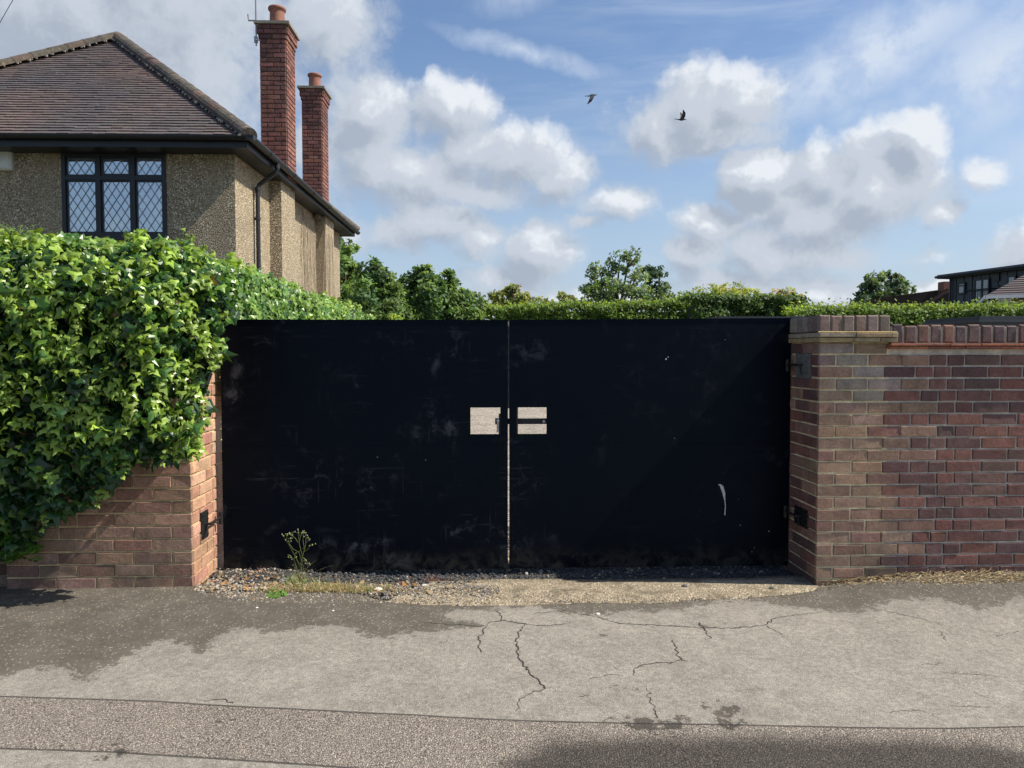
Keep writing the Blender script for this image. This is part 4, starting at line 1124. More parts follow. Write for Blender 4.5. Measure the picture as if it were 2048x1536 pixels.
g.tube([(ax, ay - .03, zc1 - .02), (f1a.x + .02, ay, zc1 - .02)], .012, 8); g.tube([(ax, ay - .03, zc1 - .26), (f1a.x + .02, ay, zc1 - .26)], .012, 8)
for z in (zc1 + 1.2, zc1 + 1.9): g.tube([(ax - .5, ay, z), (ax + .5, ay, z)], .006, 6)
g.box((ax - .03, ay - .02, zc1 - .3), (ax + .02, ay + .02, zc1 - .2))
g.build("aerial", M_alu, ch1)
# house martins' mud nests under the eaves and dead climber stems on the side wall
g = MB(); rv = random.Random(8)
for i in range(26):
    y0 = rv.uniform(B2[0] - 1.25, B2[1]); xw = .2 if B2[0] < y0 < B2[1] else 0.0; p = Vector((xw + .012, y0, WZ - rv.uniform(.0, .5))); pts = [p.copy()]
    for k in range(rv.randint(6, 15)):
        p = p + Vector((0, rv.gauss(0, .03), -.16)); pts.append(Vector((xw + .012 + rv.uniform(0, .012), min(max(p.y, B2[0] - 1.3), HD - .05) if xw == 0 else min(max(p.y, B2[0] + .01), B2[1] - .01), p.z)))
    g.tube(pts, .005, 5)
pts = [Vector((.21, B2[0] - .01, WZ - .2))]
for k in range(16): pts.append(pts[-1] + Vector((-.004 + rv.gauss(0, .004), -.004, -.1)))
g.tube(pts, .008, 5)
g.build("climber_stem", simple("dead_stem", (.30, .25, .18), .9), house)
M_mud = attr_mat("mud")
for (dy, sc_) in ((-.22, .075), (-.05, .095), (.12, .07)):
    bm = bmesh.new(); bmesh.ops.create_icosphere(bm, subdivisions=3, radius=1)
    for v in bm.verts: v.co *= sc_ * (1 + .35 * mnoise.noise(v.co * 2.5 + Vector((dy * 40, 0, 0)))); v.co += Vector((.07, B2[0] + dy, WZ - .06))
    me = bpy.data.meshes.new("nest"); bm.to_mesh(me); bm.free(); ca = me.color_attributes.new("Col", 'FLOAT_COLOR', 'CORNER')
    ca.data.foreach_set('color', np.tile(np.array([.11, .09, .07, 1], dtype=np.float32), len(me.loops))); me.materials.append(M_mud)
    o = bpy.data.objects.new("nest", me); COL.objects.link(o); o.parent = house

# ------------------------------------------------------------------ ivy
ivy = empty("ivy", (XW0 - .9, 0, 0), "large mound of glossy green ivy over the left brick wall", "climbing plant"); ivy.location = (0, 0, 0)
EDGE = [(-700,465),(-200,475),(0,492),(60,500),(110,485),(150,508),(230,512),(330,500),(375,478),(415,510),(445,545),(462,590),(470,622),(462,638),(446,650),(450,695),(428,730),(412,760),(416,840),(400,858),(392,905),(350,915),(300,925),(262,935),(235,965),(205,1000),(160,1015),(110,1045),(75,1060),(62,1095),(20,1110),(-60,1120),(-700,1120)]
def inpoly(x, y, poly):
    ins = np.zeros(len(x), bool); n = len(poly)
    for i in range(n):
        (ax_, ay_), (bx_, by_) = poly[i], poly[(i + 1) % n]
        if ay_ == by_: continue
        c = ((ay_ > y) != (by_ > y)) & (x < (bx_ - ax_) * (y - ay_) / (by_ - ay_) + ax_); ins ^= c
    return ins
def n3(p, s, o=0): return np.array([mnoise.noise(Vector((a[0] * s + o, a[1] * s, a[2] * s))) for a in p])
IVY_OLD = np.array([.020, .060, .020]); IVY_MID = np.array([.072, .175, .030]); IVY_NEW = np.array([.28, .41, .06])
def bulge(px_, py_):
    # how far the ivy stands out from the wall at a photo pixel
    k = np.clip((1120 - py_) / 330, 0, 1); b = .06 + .34 * np.sqrt(k)
    e = np.clip((455 - px_) / 170, 0, 1); b = b * (.42 + .58 * e)
    return b
LEAFP, LEAFN, LEAFT, LEAFS, LEAFC = [], [], [], [], []
def addleaves(P, N, T, S, C): LEAFP.append(P); LEAFN.append(N); LEAFT.append(T); LEAFS.append(S); LEAFC.append(C)
def front_ivy(n, depth, tone):
    u = nr.uniform(-700, 525, n); v = nr.uniform(430, 1125, n); k = inpoly(u, v, EDGE) & (nr.uniform(0, 1, n) < np.where(u < -60, .35, 1)); u, v = u[k], v[k]; n = len(u)
    rel = np.array([mnoise.noise(Vector((a * .011, b * .011, 1.0))) + .5 * mnoise.noise(Vector((a * .03, b * .03, 7.0))) for a, b in zip(u, v)])
    b = bulge(u, v) + .15 * rel - depth + nr.normal(0, .02, n)
    top = np.clip((560 - v) / 110, 0, 1); b = b - top * .25      # rounds back over the top
    P = np.array([list(at(a, c, -max(.012, d))) for a, c, d in zip(u, v, b)])
    N = np.stack([nr.normal(.25, .75, n), nr.normal(-.75, .4, n), nr.normal(.3, .6, n) + top * .5], 1)
    T = np.stack([nr.normal(.05, .65, n), nr.normal(-.1, .3, n), nr.normal(-.9, .45, n)], 1)
    S = np.clip(nr.lognormal(-2.95, .30, n), .026, .092) * (1.0 if depth < .05 else 1.1)
    yg = np.clip(.22 + .50 * top + .75 * rel + nr.normal(0, .30, n) + .25 * np.clip((900 - v) / 400, -1, 1), 0, 1)
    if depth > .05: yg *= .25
    yg = yg[:, None] * tone
    C = np.where(yg < .5, IVY_OLD + (IVY_MID - IVY_OLD) * yg * 2, IVY_MID + (IVY_NEW - IVY_MID) * (yg * 2 - 1))
    S = S * (1 - .25 * yg[:, 0])
    C = C * nr.uniform(.65, 1.3, (n, 1))
    dull = nr.uniform(0, 1, n) < .02; C[dull] = np.array([.16, .10, .04])
    addleaves(P, N, T, S, C)
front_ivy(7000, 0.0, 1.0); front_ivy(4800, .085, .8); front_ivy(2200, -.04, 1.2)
# the hedge-like body running back from the wall
def sidetop(n):
    y = nr.uniform(-.05, 6.6, n) ** 1.0; y = 6.65 * nr.uniform(0, 1, n) ** 1.35 - .05
    top = nr.uniform(0, 1, n) < .62
    rel = np.array([mnoise.noise(Vector((a * 1.3, float(t_) * 3, 2))) for a, t_ in zip(y, top)])
    x = np.where(top, nr.uniform(-3.2, -1.62, n), -1.62 + .10 * rel + nr.normal(0, .03, n))
    zt_ = 2.08 + np.array([.11 * mnoise.noise(Vector((a * 1.1, b * 1.4, 9))) + .06 * mnoise.noise(Vector((a * 3.1, b * 3.4, 4))) for a, b in zip(x, y)])
    zt_ -= .25 * np.clip((x + 1.95) / .35, 0, 1) ** 2 + .5 * np.clip((y - 5.9) / .7, 0, 1) ** 2
    near = y < .46; x = np.where(near, np.minimum(x, -1.77) - np.abs(nr.normal(0, .02, n)), x)
    z = np.where(top, zt_ + nr.normal(0, .02, n), np.where(near, nr.uniform(1.5, 2.0, n), nr.uniform(1.1, 2.0, n)))
    N = np.where(top[:, None], np.stack([nr.normal(.35, .45, n), nr.normal(-.45, .4, n), nr.normal(.8, .3, n)], 1), np.stack([nr.normal(.9, .3, n), nr.normal(-.3, .4, n), nr.normal(.4, .35, n)], 1))
    T = np.stack([nr.normal(.3, .5, n), nr.normal(-.5, .5, n), nr.normal(-.6, .4, n)], 1)
    yg = np.clip(.72 + .5 * rel + nr.normal(0, .25, n), 0, 1)[:, None]
    C = np.where(yg < .5, IVY_OLD + (IVY_MID - IVY_OLD) * yg * 2, IVY_MID + (IVY_NEW - IVY_MID) * (yg * 2 - 1) * .7) * nr.uniform(.7, 1.25, (n, 1))
    addleaves(np.stack([x, y, z], 1), N, T, nr.uniform(.036, .068, n), C)
sidetop(22000)
# upright and overhanging young shoots: rosettes
def shoots(m):
    for i in range(m):
        w = rnd.random()
        if w < .55:
            u = rnd.uniform(-400, 450); v = rnd.uniform(470, 900) 
            if not inpoly(np.array([u]), np.array([v]), EDGE)[0]: continue
            bb = float(bulge(np.array([u]), np.array([v]))[0]) + .05
            if v < 560: bb -= (560 - v) / 110 * .25
            c = at(u, v, -bb); up = rnd.uniform(.0, .05)
        elif w < .8:
            x = rnd.uniform(-3.1, -1.7); y = rnd.uniform(-.25, 1.2); c = Vector((x, y, 2.08)); up = rnd.uniform(.0, .08)
        else:
            x = rnd.uniform(-2.4, -1.6); y = rnd.uniform(.3, 6); c = Vector((x, y, 2.04)); up = rnd.uniform(0, .07)
        k = rnd.randint(5, 9); ph = rnd.uniform(0, 6)
        P, N, T = [], [], []
        for j in range(k):
            a = ph + j * 2.4; el_ = rnd.uniform(-.3, .5)
            P.append((c.x + .02 * math.cos(a), c.y + .02 * math.sin(a), c.z + up - .012 * j)); T.append((math.cos(a), math.sin(a), -.9 + .5 * rnd.random()))
            N.append((math.cos(a) * .9 + rnd.gauss(0, .3), math.sin(a) * .9 - .35 + rnd.gauss(0, .3), .7))
        tone = rnd.uniform(.5, 1.15)
        addleaves(np.array(P), np.array(N), np.array(T), nr.uniform(.024, .056, k), np.tile(IVY_NEW * tone, (k, 1)) * nr.uniform(.8, 1.2, (k, 1)))
shoots(650)
def twigs(spots):
    for (c, up, lean) in spots:
        q = [c + Vector((lean * f * f * .6 + rnd.gauss(0, .004), -.10 * f * f, up * f - .25 * up * f ** 3)) for f in (0, .25, .5, .75, 1)]
        twig = MB(); twig.tube(q, [.0035, .003, .0025, .002, .0012], 5); twig.build('twig', M_bark, ivy); k = max(5, int(abs(up) / .022)); P, N, T = [], [], []
        for j in range(k):
            f = .15 + .85 * j / k; i0 = min(3, int(f * 4)); p = q[i0].lerp(q[i0 + 1], f * 4 - i0); a = j * 2.4
            P.append(tuple(p)); T.append((math.cos(a), math.sin(a) * .8, -.5)); N.append((math.cos(a) * .7, math.sin(a) * .7 - .4, .8))
        addleaves(np.array(P), np.array(N), np.array(T), np.linspace(.055, .026, k) * nr.uniform(.8, 1.15, k), np.tile(IVY_NEW, (k, 1)) * nr.uniform(.55, 1.1, (k, 1)))
twigs([(at(a, b, .06), u, l) for a, b, u, l in [(15,500,.12,-.05),(110,495,.13,.05),(125,500,.10,-.03),(180,510,.08,.02),(225,512,.09,-.05),(300,508,.07,.03),(345,500,.10,0),(372,495,.15,.02),(382,492,.12,.06),(408,505,.08,.05),(60,505,.09,.02),(255,512,.06,.04)]])
twigs([(Vector((rnd.uniform(-3.0, -1.7), rnd.uniform(.4, 6), 2.05)), rnd.uniform(.06, .16), rnd.uniform(-.08, .10)) for _ in range(40)])
twigs([(at(a, b, -float(bulge(np.array([a]), np.array([b]))[0]) - .03), -.14, .05) for a, b in [(395,840),(385,880),(420,700),(405,790),(330,890),(90,1020),(200,970),(250,915)]])
P_ = np.concatenate(LEAFP); N_ = np.concatenate(LEAFN); T_ = np.concatenate(LEAFT); S_ = np.concatenate(LEAFS); C_ = np.concatenate(LEAFC)
X, Y, Z = frames(N_, T_)
scatter("leaves", IVY_V, IVY_F, P_, X, Y, Z, S_, C_, M_ivy, ivy, smooth=False, jitter=.10)
# dense inner body of stems and shaded leaves
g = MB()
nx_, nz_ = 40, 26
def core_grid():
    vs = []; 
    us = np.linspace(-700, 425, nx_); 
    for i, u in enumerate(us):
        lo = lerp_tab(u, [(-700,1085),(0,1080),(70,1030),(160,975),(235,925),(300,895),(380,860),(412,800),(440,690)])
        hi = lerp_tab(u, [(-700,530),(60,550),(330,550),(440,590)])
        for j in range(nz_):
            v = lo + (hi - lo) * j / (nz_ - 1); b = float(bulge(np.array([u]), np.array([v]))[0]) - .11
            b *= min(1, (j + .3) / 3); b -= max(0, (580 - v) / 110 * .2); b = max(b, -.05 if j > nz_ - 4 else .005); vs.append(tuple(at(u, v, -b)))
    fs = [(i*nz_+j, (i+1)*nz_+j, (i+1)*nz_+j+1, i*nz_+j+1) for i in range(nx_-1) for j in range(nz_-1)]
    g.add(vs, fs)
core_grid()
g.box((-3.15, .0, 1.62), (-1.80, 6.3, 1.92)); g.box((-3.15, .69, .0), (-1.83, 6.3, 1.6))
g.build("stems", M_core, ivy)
# the small leaved plant at the foot of the ivy on the left, and the feathery one above
def sprig_plant(name, label, cat, pts, n, size, colA, r, parent_loc, up=.6, grp=None):
    e = empty(name, parent_loc, label, cat, grp); Pp, Nn, Tt = [], [], []; st = MB(); r_ = random.Random(len(label))
    L0 = Vector(parent_loc)
    for (c, m_) in pts:
        for k in range(m_):
            a = r_.uniform(0, 6.28); d = Vector((math.cos(a), math.sin(a) - .4, up + r_.uniform(-.3, .3))).normalized(); L = r * r_.uniform(.5, 1.1)
            q = [c - L0 + d * L * s_ + Vector((0, 0, -.35 * L * s_ * s_)) for s_ in (0, .25, .5, .75, 1)]
            st.tube(q, [.0025, .0022, .0018, .0014, .001], 5)
            for s_ in range(n):
                f = (s_ + 1) / n; i0 = min(3, int(f * 4)); p = q[i0].lerp(q[i0 + 1], f * 4 - i0); sd_ = d.cross(Vector((0, 0, 1))).normalized() * (1 if s_ % 2 else -1)
                Pp.append(tuple(p)); Tt.append(tuple(sd_ + d * .7)); Nn.append((r_.gauss(0, .3), -.3 + r_.gauss(0, .3), 1))
    Pp, Nn, Tt = map(np.array, (Pp, Nn, Tt)); X, Y, Z = frames(Nn, Tt); m_ = len(Pp)
    scatter("leaves", OV_V, OV_F, Pp, X, Y, Z, nr.uniform(.7, 1.2, m_) * size, np.tile(colA, (m_, 1)) * nr.uniform(.7, 1.3, (m_, 1)), M_leaf, e)
    st.build("stem", simple("green_stem", (.10, .14, .04), .7), e)
    return e
pts = [(at(a, b, -.12), 7) for a, b in [(-40,1090),(0,1075),(20,1060),(35,1085),(10,1100),(45,1070),(-20,1110),(50,1100),(25,1115)]]
sprig_plant("jasmine", "small leaved bright green plant hanging at the foot of the ivy, bottom left", "plant", pts, 9, .030, np.array([.10, .24, .03]), .12, tuple(at(10, 1130, -.05)), .25)
pts = [(at(a, b, .05), 8) for a, b in [(-30,500),(0,490),(20,480),(40,470),(60,485),(75,500),(30,500),(90,505)]]
sprig_plant("feathery_shrub", "wispy feathery green shoots above the ivy, upper left", "plant", pts, 12, .018, np.array([.16, .24, .06]), .20, tuple(at(30, 540, .05)), .9)

# ------------------------------------------------------------------ weeds and litter before the gates
def grass_tuft(g, c, n, h, r_, cols, spread=.5, w=.002):
    for i in range(n):
        a = r_.uniform(0, 6.28); d = Vector((math.cos(a), math.sin(a), 0)); L = h * r_.uniform(.5, 1.2); s_ = spread * r_.uniform(.3, 1.3)
        side = Vector((-d.y, d.x, 0)) * w; p0 = Vector(c) + Vector((r_.gauss(0, .012), r_.gauss(0, .012), 0)); vs = []
        for k in range(5):
            f = k / 4; p = p0 + d * (s_ * L * f ** 1.5) + Vector((0, 0, L * (f - .45 * s_ * f * f))); ww = side * (1 - f * .9); vs += [p - ww, p + ww]
        g.add(vs, [(2*k, 2*k+1, 2*k+3, 2*k+2) for k in range(4)], jit(r_.choice(cols), r_, .25))
def base_z(x, y): return zg(x, y) if y < .03 else max(zyard(x, y), -.02 if (x > -.4 and y < .16) else -9)
def gpp(px_, py_, dy=0):
    p = gp(px_, py_)
    if p.y > .03: p = atz(px_, py_, -.01 if px_ < 820 else -.03)
    return Vector((p.x, p.y, base_z(p.x, p.y)))
rg = random.Random(31)
wd = empty("weed", tuple(gpp(600, 1168)), "tall thin weed with small seed heads before the left gate leaf", "weed")
L0 = Vector(wd.location); g = MB(); fl = MB(); b0 = Vector((0, 0, 0))
def stemline(pix):
    y = L0.y + .01; return [at(a, b, y) - L0 for a, b in pix]
GS = (.16, .19, .06)
lines = [[(600,1168),(596,1145),(590,1135)],[(602,1150),(612,1140),(618,1128)],[(604,1125),(598,1105),(586,1098),(576,1084)],[(606,1105),(616,1098),(622,1088)],[(600,1168),(603,1140),(604,1110),(598,1085),(596,1064)],[(603,1138),(590,1112),(578,1090),(566,1070)],[(604,1112),(610,1095),(612,1078),(611,1066)],
         [(596,1085),(590,1076),(583,1070)],[(601,1150),(592,1132),(588,1120),(581,1112)],[(606,1098),(614,1084),(618,1080)],[(604,1115),(609,1100),(606,1080),(607,1068)],[(600,1130),(609,1118),(613,1120)],
         [(588,1118),(590,1112)],[(578,1090),(582,1076)],[(572,1080),(575,1068)],[(598,1085),(602,1066)]]
for ln_ in lines:
    q = stemline(ln_); g.tube(q, [.0028 - .0015 * i / (len(q) - 1) for i in range(len(q))], 5, GS)
    p = q[-1]; fl = MB()
    for k in range(4):
        c = p + Vector((rg.gauss(0, .009), rg.gauss(0, .006), rg.gauss(0, .009))); g.tube([p + Vector((0, 0, -.01)), c], .0008, 4, GS)
        fl.lathe([(0, -.005), (.0035, -.002), (.003, .003), (0, .005)], c, 6, rg.choice([(.35, .38, .16), (.42, .42, .26), (.25, .3, .1)]))
    fl.build("seed_head", M_drygrass, wd)
g.build("stem", M_drygrass, wd)
for (a, b, s_) in [(598,1158,.06),(606,1160,.055),(594,1152,.05),(611,1154,.05),(600,1140,.045),(607,1132,.04),(603,1122,.035),(595,1106,.03),(583,1112,.03),(612,1118,.028),(592,1150,.03),(609,1150,.03),(600,1160,.035),(586,1160,.03)]:
    c = at(a, b, L0.y) - L0; d = Vector((rg.uniform(-1, 1), -.2, .3)).normalized(); s = d.cross(Vector((0, 0, 1))).normalized() * .007
    g = MB(); g.add([c, c + d * s_ * .5 + s, c + d * s_, c + d * s_ * .5 - s], [(0, 1, 2, 3)], (.22, .30, .10)); g.build("leaf", M_drygrass, wd)
gt_ = MB(); GREEN = [(.16,.24,.06),(.12,.20,.05),(.22,.27,.09)]; STRAW = [(.52,.42,.23),(.45,.34,.18),(.62,.52,.32),(.36,.24,.14)]; REDS = [(.20,.07,.06),(.26,.12,.09)]
for i in range(26): grass_tuft(gt_, gpp(rg.gauss(602, 22), rg.gauss(1168, 4)), 7, .07, rg, GREEN + STRAW[:1], .9)
for i in range(5): grass_tuft(gt_, gpp(rg.gauss(600, 10), 1166), 3, .16, rg, [(.33,.32,.2)], 1.3, .0012)
o = gt_.build("grass_tuft", M_drygrass); setp(o, "low tuft of green grass around the tall weed's foot", "grass tuft")
# low dry mat of plants, straw and litter
dg = MB()
for i in range(800):
    a = rg.gauss(650, 75); b = 1184 - abs(rg.gauss(0, 10)) + abs(a - 600) * .01
    if a < 520 or a > 880: continue
    grass_tuft(dg, gpp(a, b), 5, rg.uniform(.015, .045), rg, STRAW + GREEN[:2] * 1 + [(.34,.27,.1)], 1.2, .0018)
for i in range(160):
    a = rg.uniform(440, 1000); grass_tuft(dg, gpp(a, rg.uniform(1152, 1172)), 2, rg.uniform(.03, .09), rg, STRAW + REDS + [(.2,.17,.12)], 1.5, .0010)
for (a, b) in [(868,1160),(872,1156),(800,1162),(790,1166),(520,1150)]:
    for k in range(8): grass_tuft(dg, gpp(a + rg.gauss(0, 8), b), 4, .05, rg, REDS, .8, .0016)
for i in range(250):
    a = rg.uniform(1100, 1600); grass_tuft(dg, gpp(a, rg.uniform(1148, 1160)), 3, rg.uniform(.01, .035), rg, [(.13,.15,.07),(.2,.19,.11),(.09,.12,.05)], 1.0, .0014)
setp(dg.build("dry_weeds", M_drygrass), "mat of dry straw coloured weeds and grass along the foot of the gates", kind='stuff')
# bright green rosette
pts = [(gpp(a, b) + Vector((0, 0, .004)), 5) for a, b in [(545,1190),(553,1186),(560,1192),(568,1188),(550,1194)]]
sprig_plant("small_weed", "small bright green leafy weed at the pavement edge before the left gate leaf", "weed", pts, 5, .022, np.array([.16, .30, .06]), .04, tuple(gpp(555, 1195)), .5)
# straw litter at the foot of the right wall
sl = MB()
for i in range(3800):
    a = rg.uniform(1640, 2300); b = 1147 + rg.betavariate(1.3, 2.0) * 24 + (1 - min(1, (a - 1640) / 120)) * 12
    if a < 1720 and rg.random() < .5: continue
    p = gp(a, b); p.y = min(p.y, -.004); L = rg.uniform(.008, .035); th = rg.gauss(0, .7); d = Vector((math.cos(th), math.sin(th) * .8, rg.gauss(.1, .3))) * L; s = Vector((0, 0, .0016)) + Vector((-d.y, d.x, 0)).normalized() * .0012
    q = Vector((p.x, p.y, zg(p.x, p.y) + rg.uniform(.002, .030) * max(.2, 1 + p.y * 5)))
    sl.add([q - s, q + d - s * .5, q + d + s * .5, q + s], [(0, 1, 2, 3)], jit(rg.choice(STRAW + [(.22,.16,.09),(.12,.09,.05)]), rg, .25))
setp(sl.build("straw_litter", M_drygrass), "pale straw and dead grass heaped along the foot of the right wall", kind='stuff')
n = 900
aa = nr.uniform(1640, 2250, n); bb = 1150 + nr.beta(1.2, 2.5, n) * 34
pp = np.array([list(gp(a, b)) for a, b in zip(aa, bb)]); pp[:, 1] = np.minimum(pp[:, 1], -.006)
setp(stones("grit", pp, nr.uniform(.002, .006, n), np.array([[.16,.13,.10]]) * nr.uniform(.4, 2.2, (n, 1)), M_stone), "loose grit along the foot of the right wall", kind='stuff')
n = 1500
aa = nr.uniform(400, 1640, n); bb = 1206 - nr.beta(1.2, 2.2, n) * 26 - np.clip((500 - aa) / 4, 0, 16) 
pp = np.array([list(gpp(a, b)) for a, b in zip(aa, bb)])
cc = np.where(nr.uniform(0, 1, (n, 1)) < .5, np.array([[.36,.27,.16]]), np.array([[.3,.28,.25]])) * nr.uniform(.4, 1.3, (n, 1))
setp(stones("grit", pp, nr.uniform(.002, .006, n), cc, M_stone), "loose grit and small chippings along the edge of the threshold slab", kind='stuff')
n = 2600
aa = nr.uniform(430, 1000, n); bb = 1163 + np.abs(nr.normal(0, 15, n))
pp = np.array([list(gpp(a, b)) for a, b in zip(aa, bb)])
cc = np.where(nr.uniform(0, 1, (n, 1)) < .5, np.array([[.40,.33,.24]]), np.array([[.2,.19,.18]])) * nr.uniform(.4, 1.4, (n, 1))
setp(stones("chippings", pp, nr.uniform(.003, .009, n), cc, M_stone), "scattered chippings spilling onto the pavement before the left gate leaf", kind='stuff')
LPp = np.array([list(gpp(nr.uniform(408, 560) if i < 60 else nr.uniform(560, 900), nr.uniform(1152, 1186))) for i in range(95)]); LPp[:, 2] += nr.uniform(.006, .02, 95)
LX, LY, LZ = frames(nr.normal(0, .5, (95, 3)) + np.array([0, -.3, 1]), nr.normal(0, 1, (95, 3)))
LC = np.where(nr.uniform(0, 1, (95, 1)) < .5, np.array([[.46, .25, .10]]), np.array([[.38, .29, .17]])) * nr.uniform(.5, 1.3, (95, 1))
o = scatter("leaf_litter", OV_V, OV_F, LPp, LX, LY, LZ, nr.uniform(.018, .042, 95), LC, M_drygrass, None, jitter=.15)
setp(o, "curled dead orange and brown leaves lying before the left gate leaf", kind='stuff')
# larger single stones and litter one can count
def rock(label, px_, py_, s, col, group="loose pale stones before the gates"):
    bm = bmesh.new(); bmesh.ops.create_icosphere(bm, subdivisions=2, radius=1)
    sd_ = rg.random() * 50
    for v in bm.verts: v.co *= 1 + .35 * mnoise.noise(v.co * 1.4 + Vector((sd_, 0, 0))); v.co = Vector((v.co.x * s * 1.25, v.co.y * s, v.co.z * s * .6))
    me = bpy.data.meshes.new("stone"); bm.to_mesh(me); bm.free()
    ca = me.color_attributes.new("Col", 'FLOAT_COLOR', 'CORNER'); ca.data.foreach_set('color', np.tile(np.array([*col, 1], dtype=np.float32), len(me.loops)))
    me.materials.append(M_stone); o = bpy.data.objects.new("stone", me); COL.objects.link(o); p = gpp(px_, py_); o.location = (p.x, p.y, p.z + s * .3); o.rotation_euler = (0, 0, rg.uniform(0, 3)); setp(o, label, "stone", group); return o
rock("large grey stone beside the tall weed's foot", 566, 1166, .028, (.33,.31,.27))
rock("white stone lying below the middle of the left gate leaf", 757, 1181, .021, (.62,.6,.55))
rock("pale rounded stone right of the white stone under the left gate leaf", 848, 1172, .014, (.5,.48,.43))
rock("dark grey stone on the slab below the right gate leaf", 1370, 1173, .016, (.10,.10,.10))
rock("dark stone nearest the right brick pier on the threshold", 1543, 1178, .016, (.07,.075,.065))
rock("flat white stone chip set in the cracked pavement, centre", 1196, 1229, .011, (.6,.58,.52), "white specks on the pavement")
rock("white speck on the damp pavement below the tall weed", 514, 1216, .006, (.7,.68,.6), "white specks on the pavement")
rock("white speck on the damp pavement below the white stone", 666, 1222, .006, (.7,.68,.6), "white specks on the pavement")
rock("orange stone at the left gate pier's foot", 428, 1168, .014, (.42,.20,.10))
# ------------------------------------------------------------------ trees and hedges
OVT_V = [(0,0,0),(.32,.45,-.05),(0,1,-.1),(-.32,.45,.02)]; OVT_F = [(0,1,2),(0,2,3)]
def foliage(name, parent, clumps, dens, leaf, cols, seed, fill_=.35, L0=Vector((0, 0, 0)), updir=.35, surf=True, mt=None):
    r = np.random.default_rng(seed); Ps, Ns, Cs = [], [], []
    for (c, rx, ry, rz) in clumps:
        n = max(60, int(dens * 7 * (rx * ry + ry * rz + rx * rz) * 4.2))
        d = unit(r.normal(0, 1, (n, 3))); 
        # sub-clumps: cluster directions around random bud centres
        m = max(14, int(n / 60)); bc = unit(r.normal(0, 1, (m, 3))); idx = r.integers(0, m, n); d = unit(bc[idx] + r.normal(0, .16, (n, 3)))
        br = r.uniform(.72, 1.12, m)[idx] ; rad = br * (1 - r.beta(1, 5, n) * fill_)
        p = np.stack([d[:, 0] * rx * rad, d[:, 1] * ry * rad, d[:, 2] * rz * rad], 1) + np.array(c) - np.array(L0)
        tone = r.uniform(.6, 1.35, m)[idx] * r.uniform(.75, 1.25, n); ci = r.integers(0, len(cols), m)[idx]
        Ps.append(p); Ns.append(unit(d + r.normal(0, .6, (n, 3)) + np.array([0, 0, updir]))); Cs.append(np.array(cols)[ci] * tone[:, None])
    P, N, C = np.concatenate(Ps), np.concatenate(Ns), np.concatenate(Cs)
    T = r.normal(0, 1, P.shape); X, Y, Z = frames(N, T)
    return scatter(name, OVT_V, OVT_F, P, X, Y, Z, r.uniform(.7, 1.3, len(P)) * leaf * .66, C * np.array([2.7, 2.45, 2.5]), mt or M_leaf, parent)
def depth_at(px_, py_, y): return at(px_, py_, y)
def tree(name, label, y, base_px, clumps, dens, leaf, cols, seed, cat="tree", trunk=.18, group=None, limb=True, fill_=.4):
    """clumps: (px, py, radius in px, squash)"""
    b = at(base_px, 700, y); e = empty(name, (b.x, y, -.1), label, cat, group); L0 = Vector(e.location); r = random.Random(seed)
    cl = []
    for (a, bb, rr, sq) in clumps:
        c = at(a, bb, y); k = (at(a + rr, bb, y) - c).length; c.y += r.uniform(-.5, .5) * k * 1.3
        f = (c.y + DCAM) / (y + DCAM); c.x *= f; c.z = HC + (c.z - HC) * f
        cl.append((tuple(c), k * f * 1.12, k * f * 1.12, k * f * sq * 1.12))
    foliage("crown", e, cl, dens, leaf, cols, seed, fill_, L0)
    g = MB(); zmin = min(c[0][2] for c in cl)
    fork = Vector((0, 0, max(.8, zmin * .75)))
    g.tube([Vector((0, 0, 0)), Vector((trunk * .2, 0, fork.z * .5)), fork], [trunk * 1.2, trunk, trunk * .85], 8)
    for (c, rx, _, rz) in cl:
        q = Vector(c) - L0; mid = fork.lerp(q, .55) + Vector((r.uniform(-.2, .2), r.uniform(-.2, .2), .1 * rx))
        g.tube([fork, mid, q + Vector((0, 0, rz * .5))], [trunk * .6, trunk * .35, trunk * .08], 6)
        for k in range(4 if limb else 2):
            d = Vector((r.gauss(0, 1), r.gauss(0, 1), r.gauss(.4, .7))).normalized(); g.tube([mid.lerp(q, .6), q + Vector((d.x * rx, d.y * rx, d.z * rz)) * .85], [trunk * .22, trunk * .03], 5)
    g.build("trunk", M_bark, e)
    return e
DG = [(.035,.070,.022),(.05,.095,.028),(.028,.06,.022),(.065,.11,.03)]
MG = [(.06,.105,.03),(.08,.13,.035),(.05,.09,.03)]
OL = [(.10,.13,.04),(.075,.10,.035),(.13,.145,.045)]
GB = [(.06,.10,.055),(.05,.085,.05),(.08,.12,.06)]
CON = [(.018,.04,.022),(.025,.05,.028)]
tree("broadleaf_tree", "tall dark green tree rising directly behind the end of the pebbledashed house", 28, 690, [(690,560,48,1),(735,560,40,1),(700,620,60,1),(755,620,44,.9),(660,520,40,1.1),(690,500,22,.8),(750,560,36,.8),(640,600,50,1),(775,640,50,.8),(735,610,60,.9),(700,650,60,.8),(780,600,36,.9)], 16, .30, DG + MG[:1], 1, trunk=.25)
tree("broadleaf_tree", "rounded dark green tree with pointed tufts, second along from the house", 30, 850, [(835,585,42,1),(880,590,40,1),(850,560,24,1.1),(890,565,22,1.1),(815,610,34,.9),(860,630,60,.8),(915,610,34,.9),(800,640,40,.8),(930,640,36,.8),(835,555,18,1),(870,610,60,.8),(810,650,50,.8),(900,650,50,.7),(850,600,50,.9)], 16, .30, DG, 2, trunk=.22)
tree("broadleaf_tree", "low lighter green tree right of the rounded dark one, left of the gap", 34, 960, [(945,610,26,.9),(965,620,20,.9),(930,600,18,.9),(950,640,30,.8)], 14, .28, MG, 3, trunk=.15)
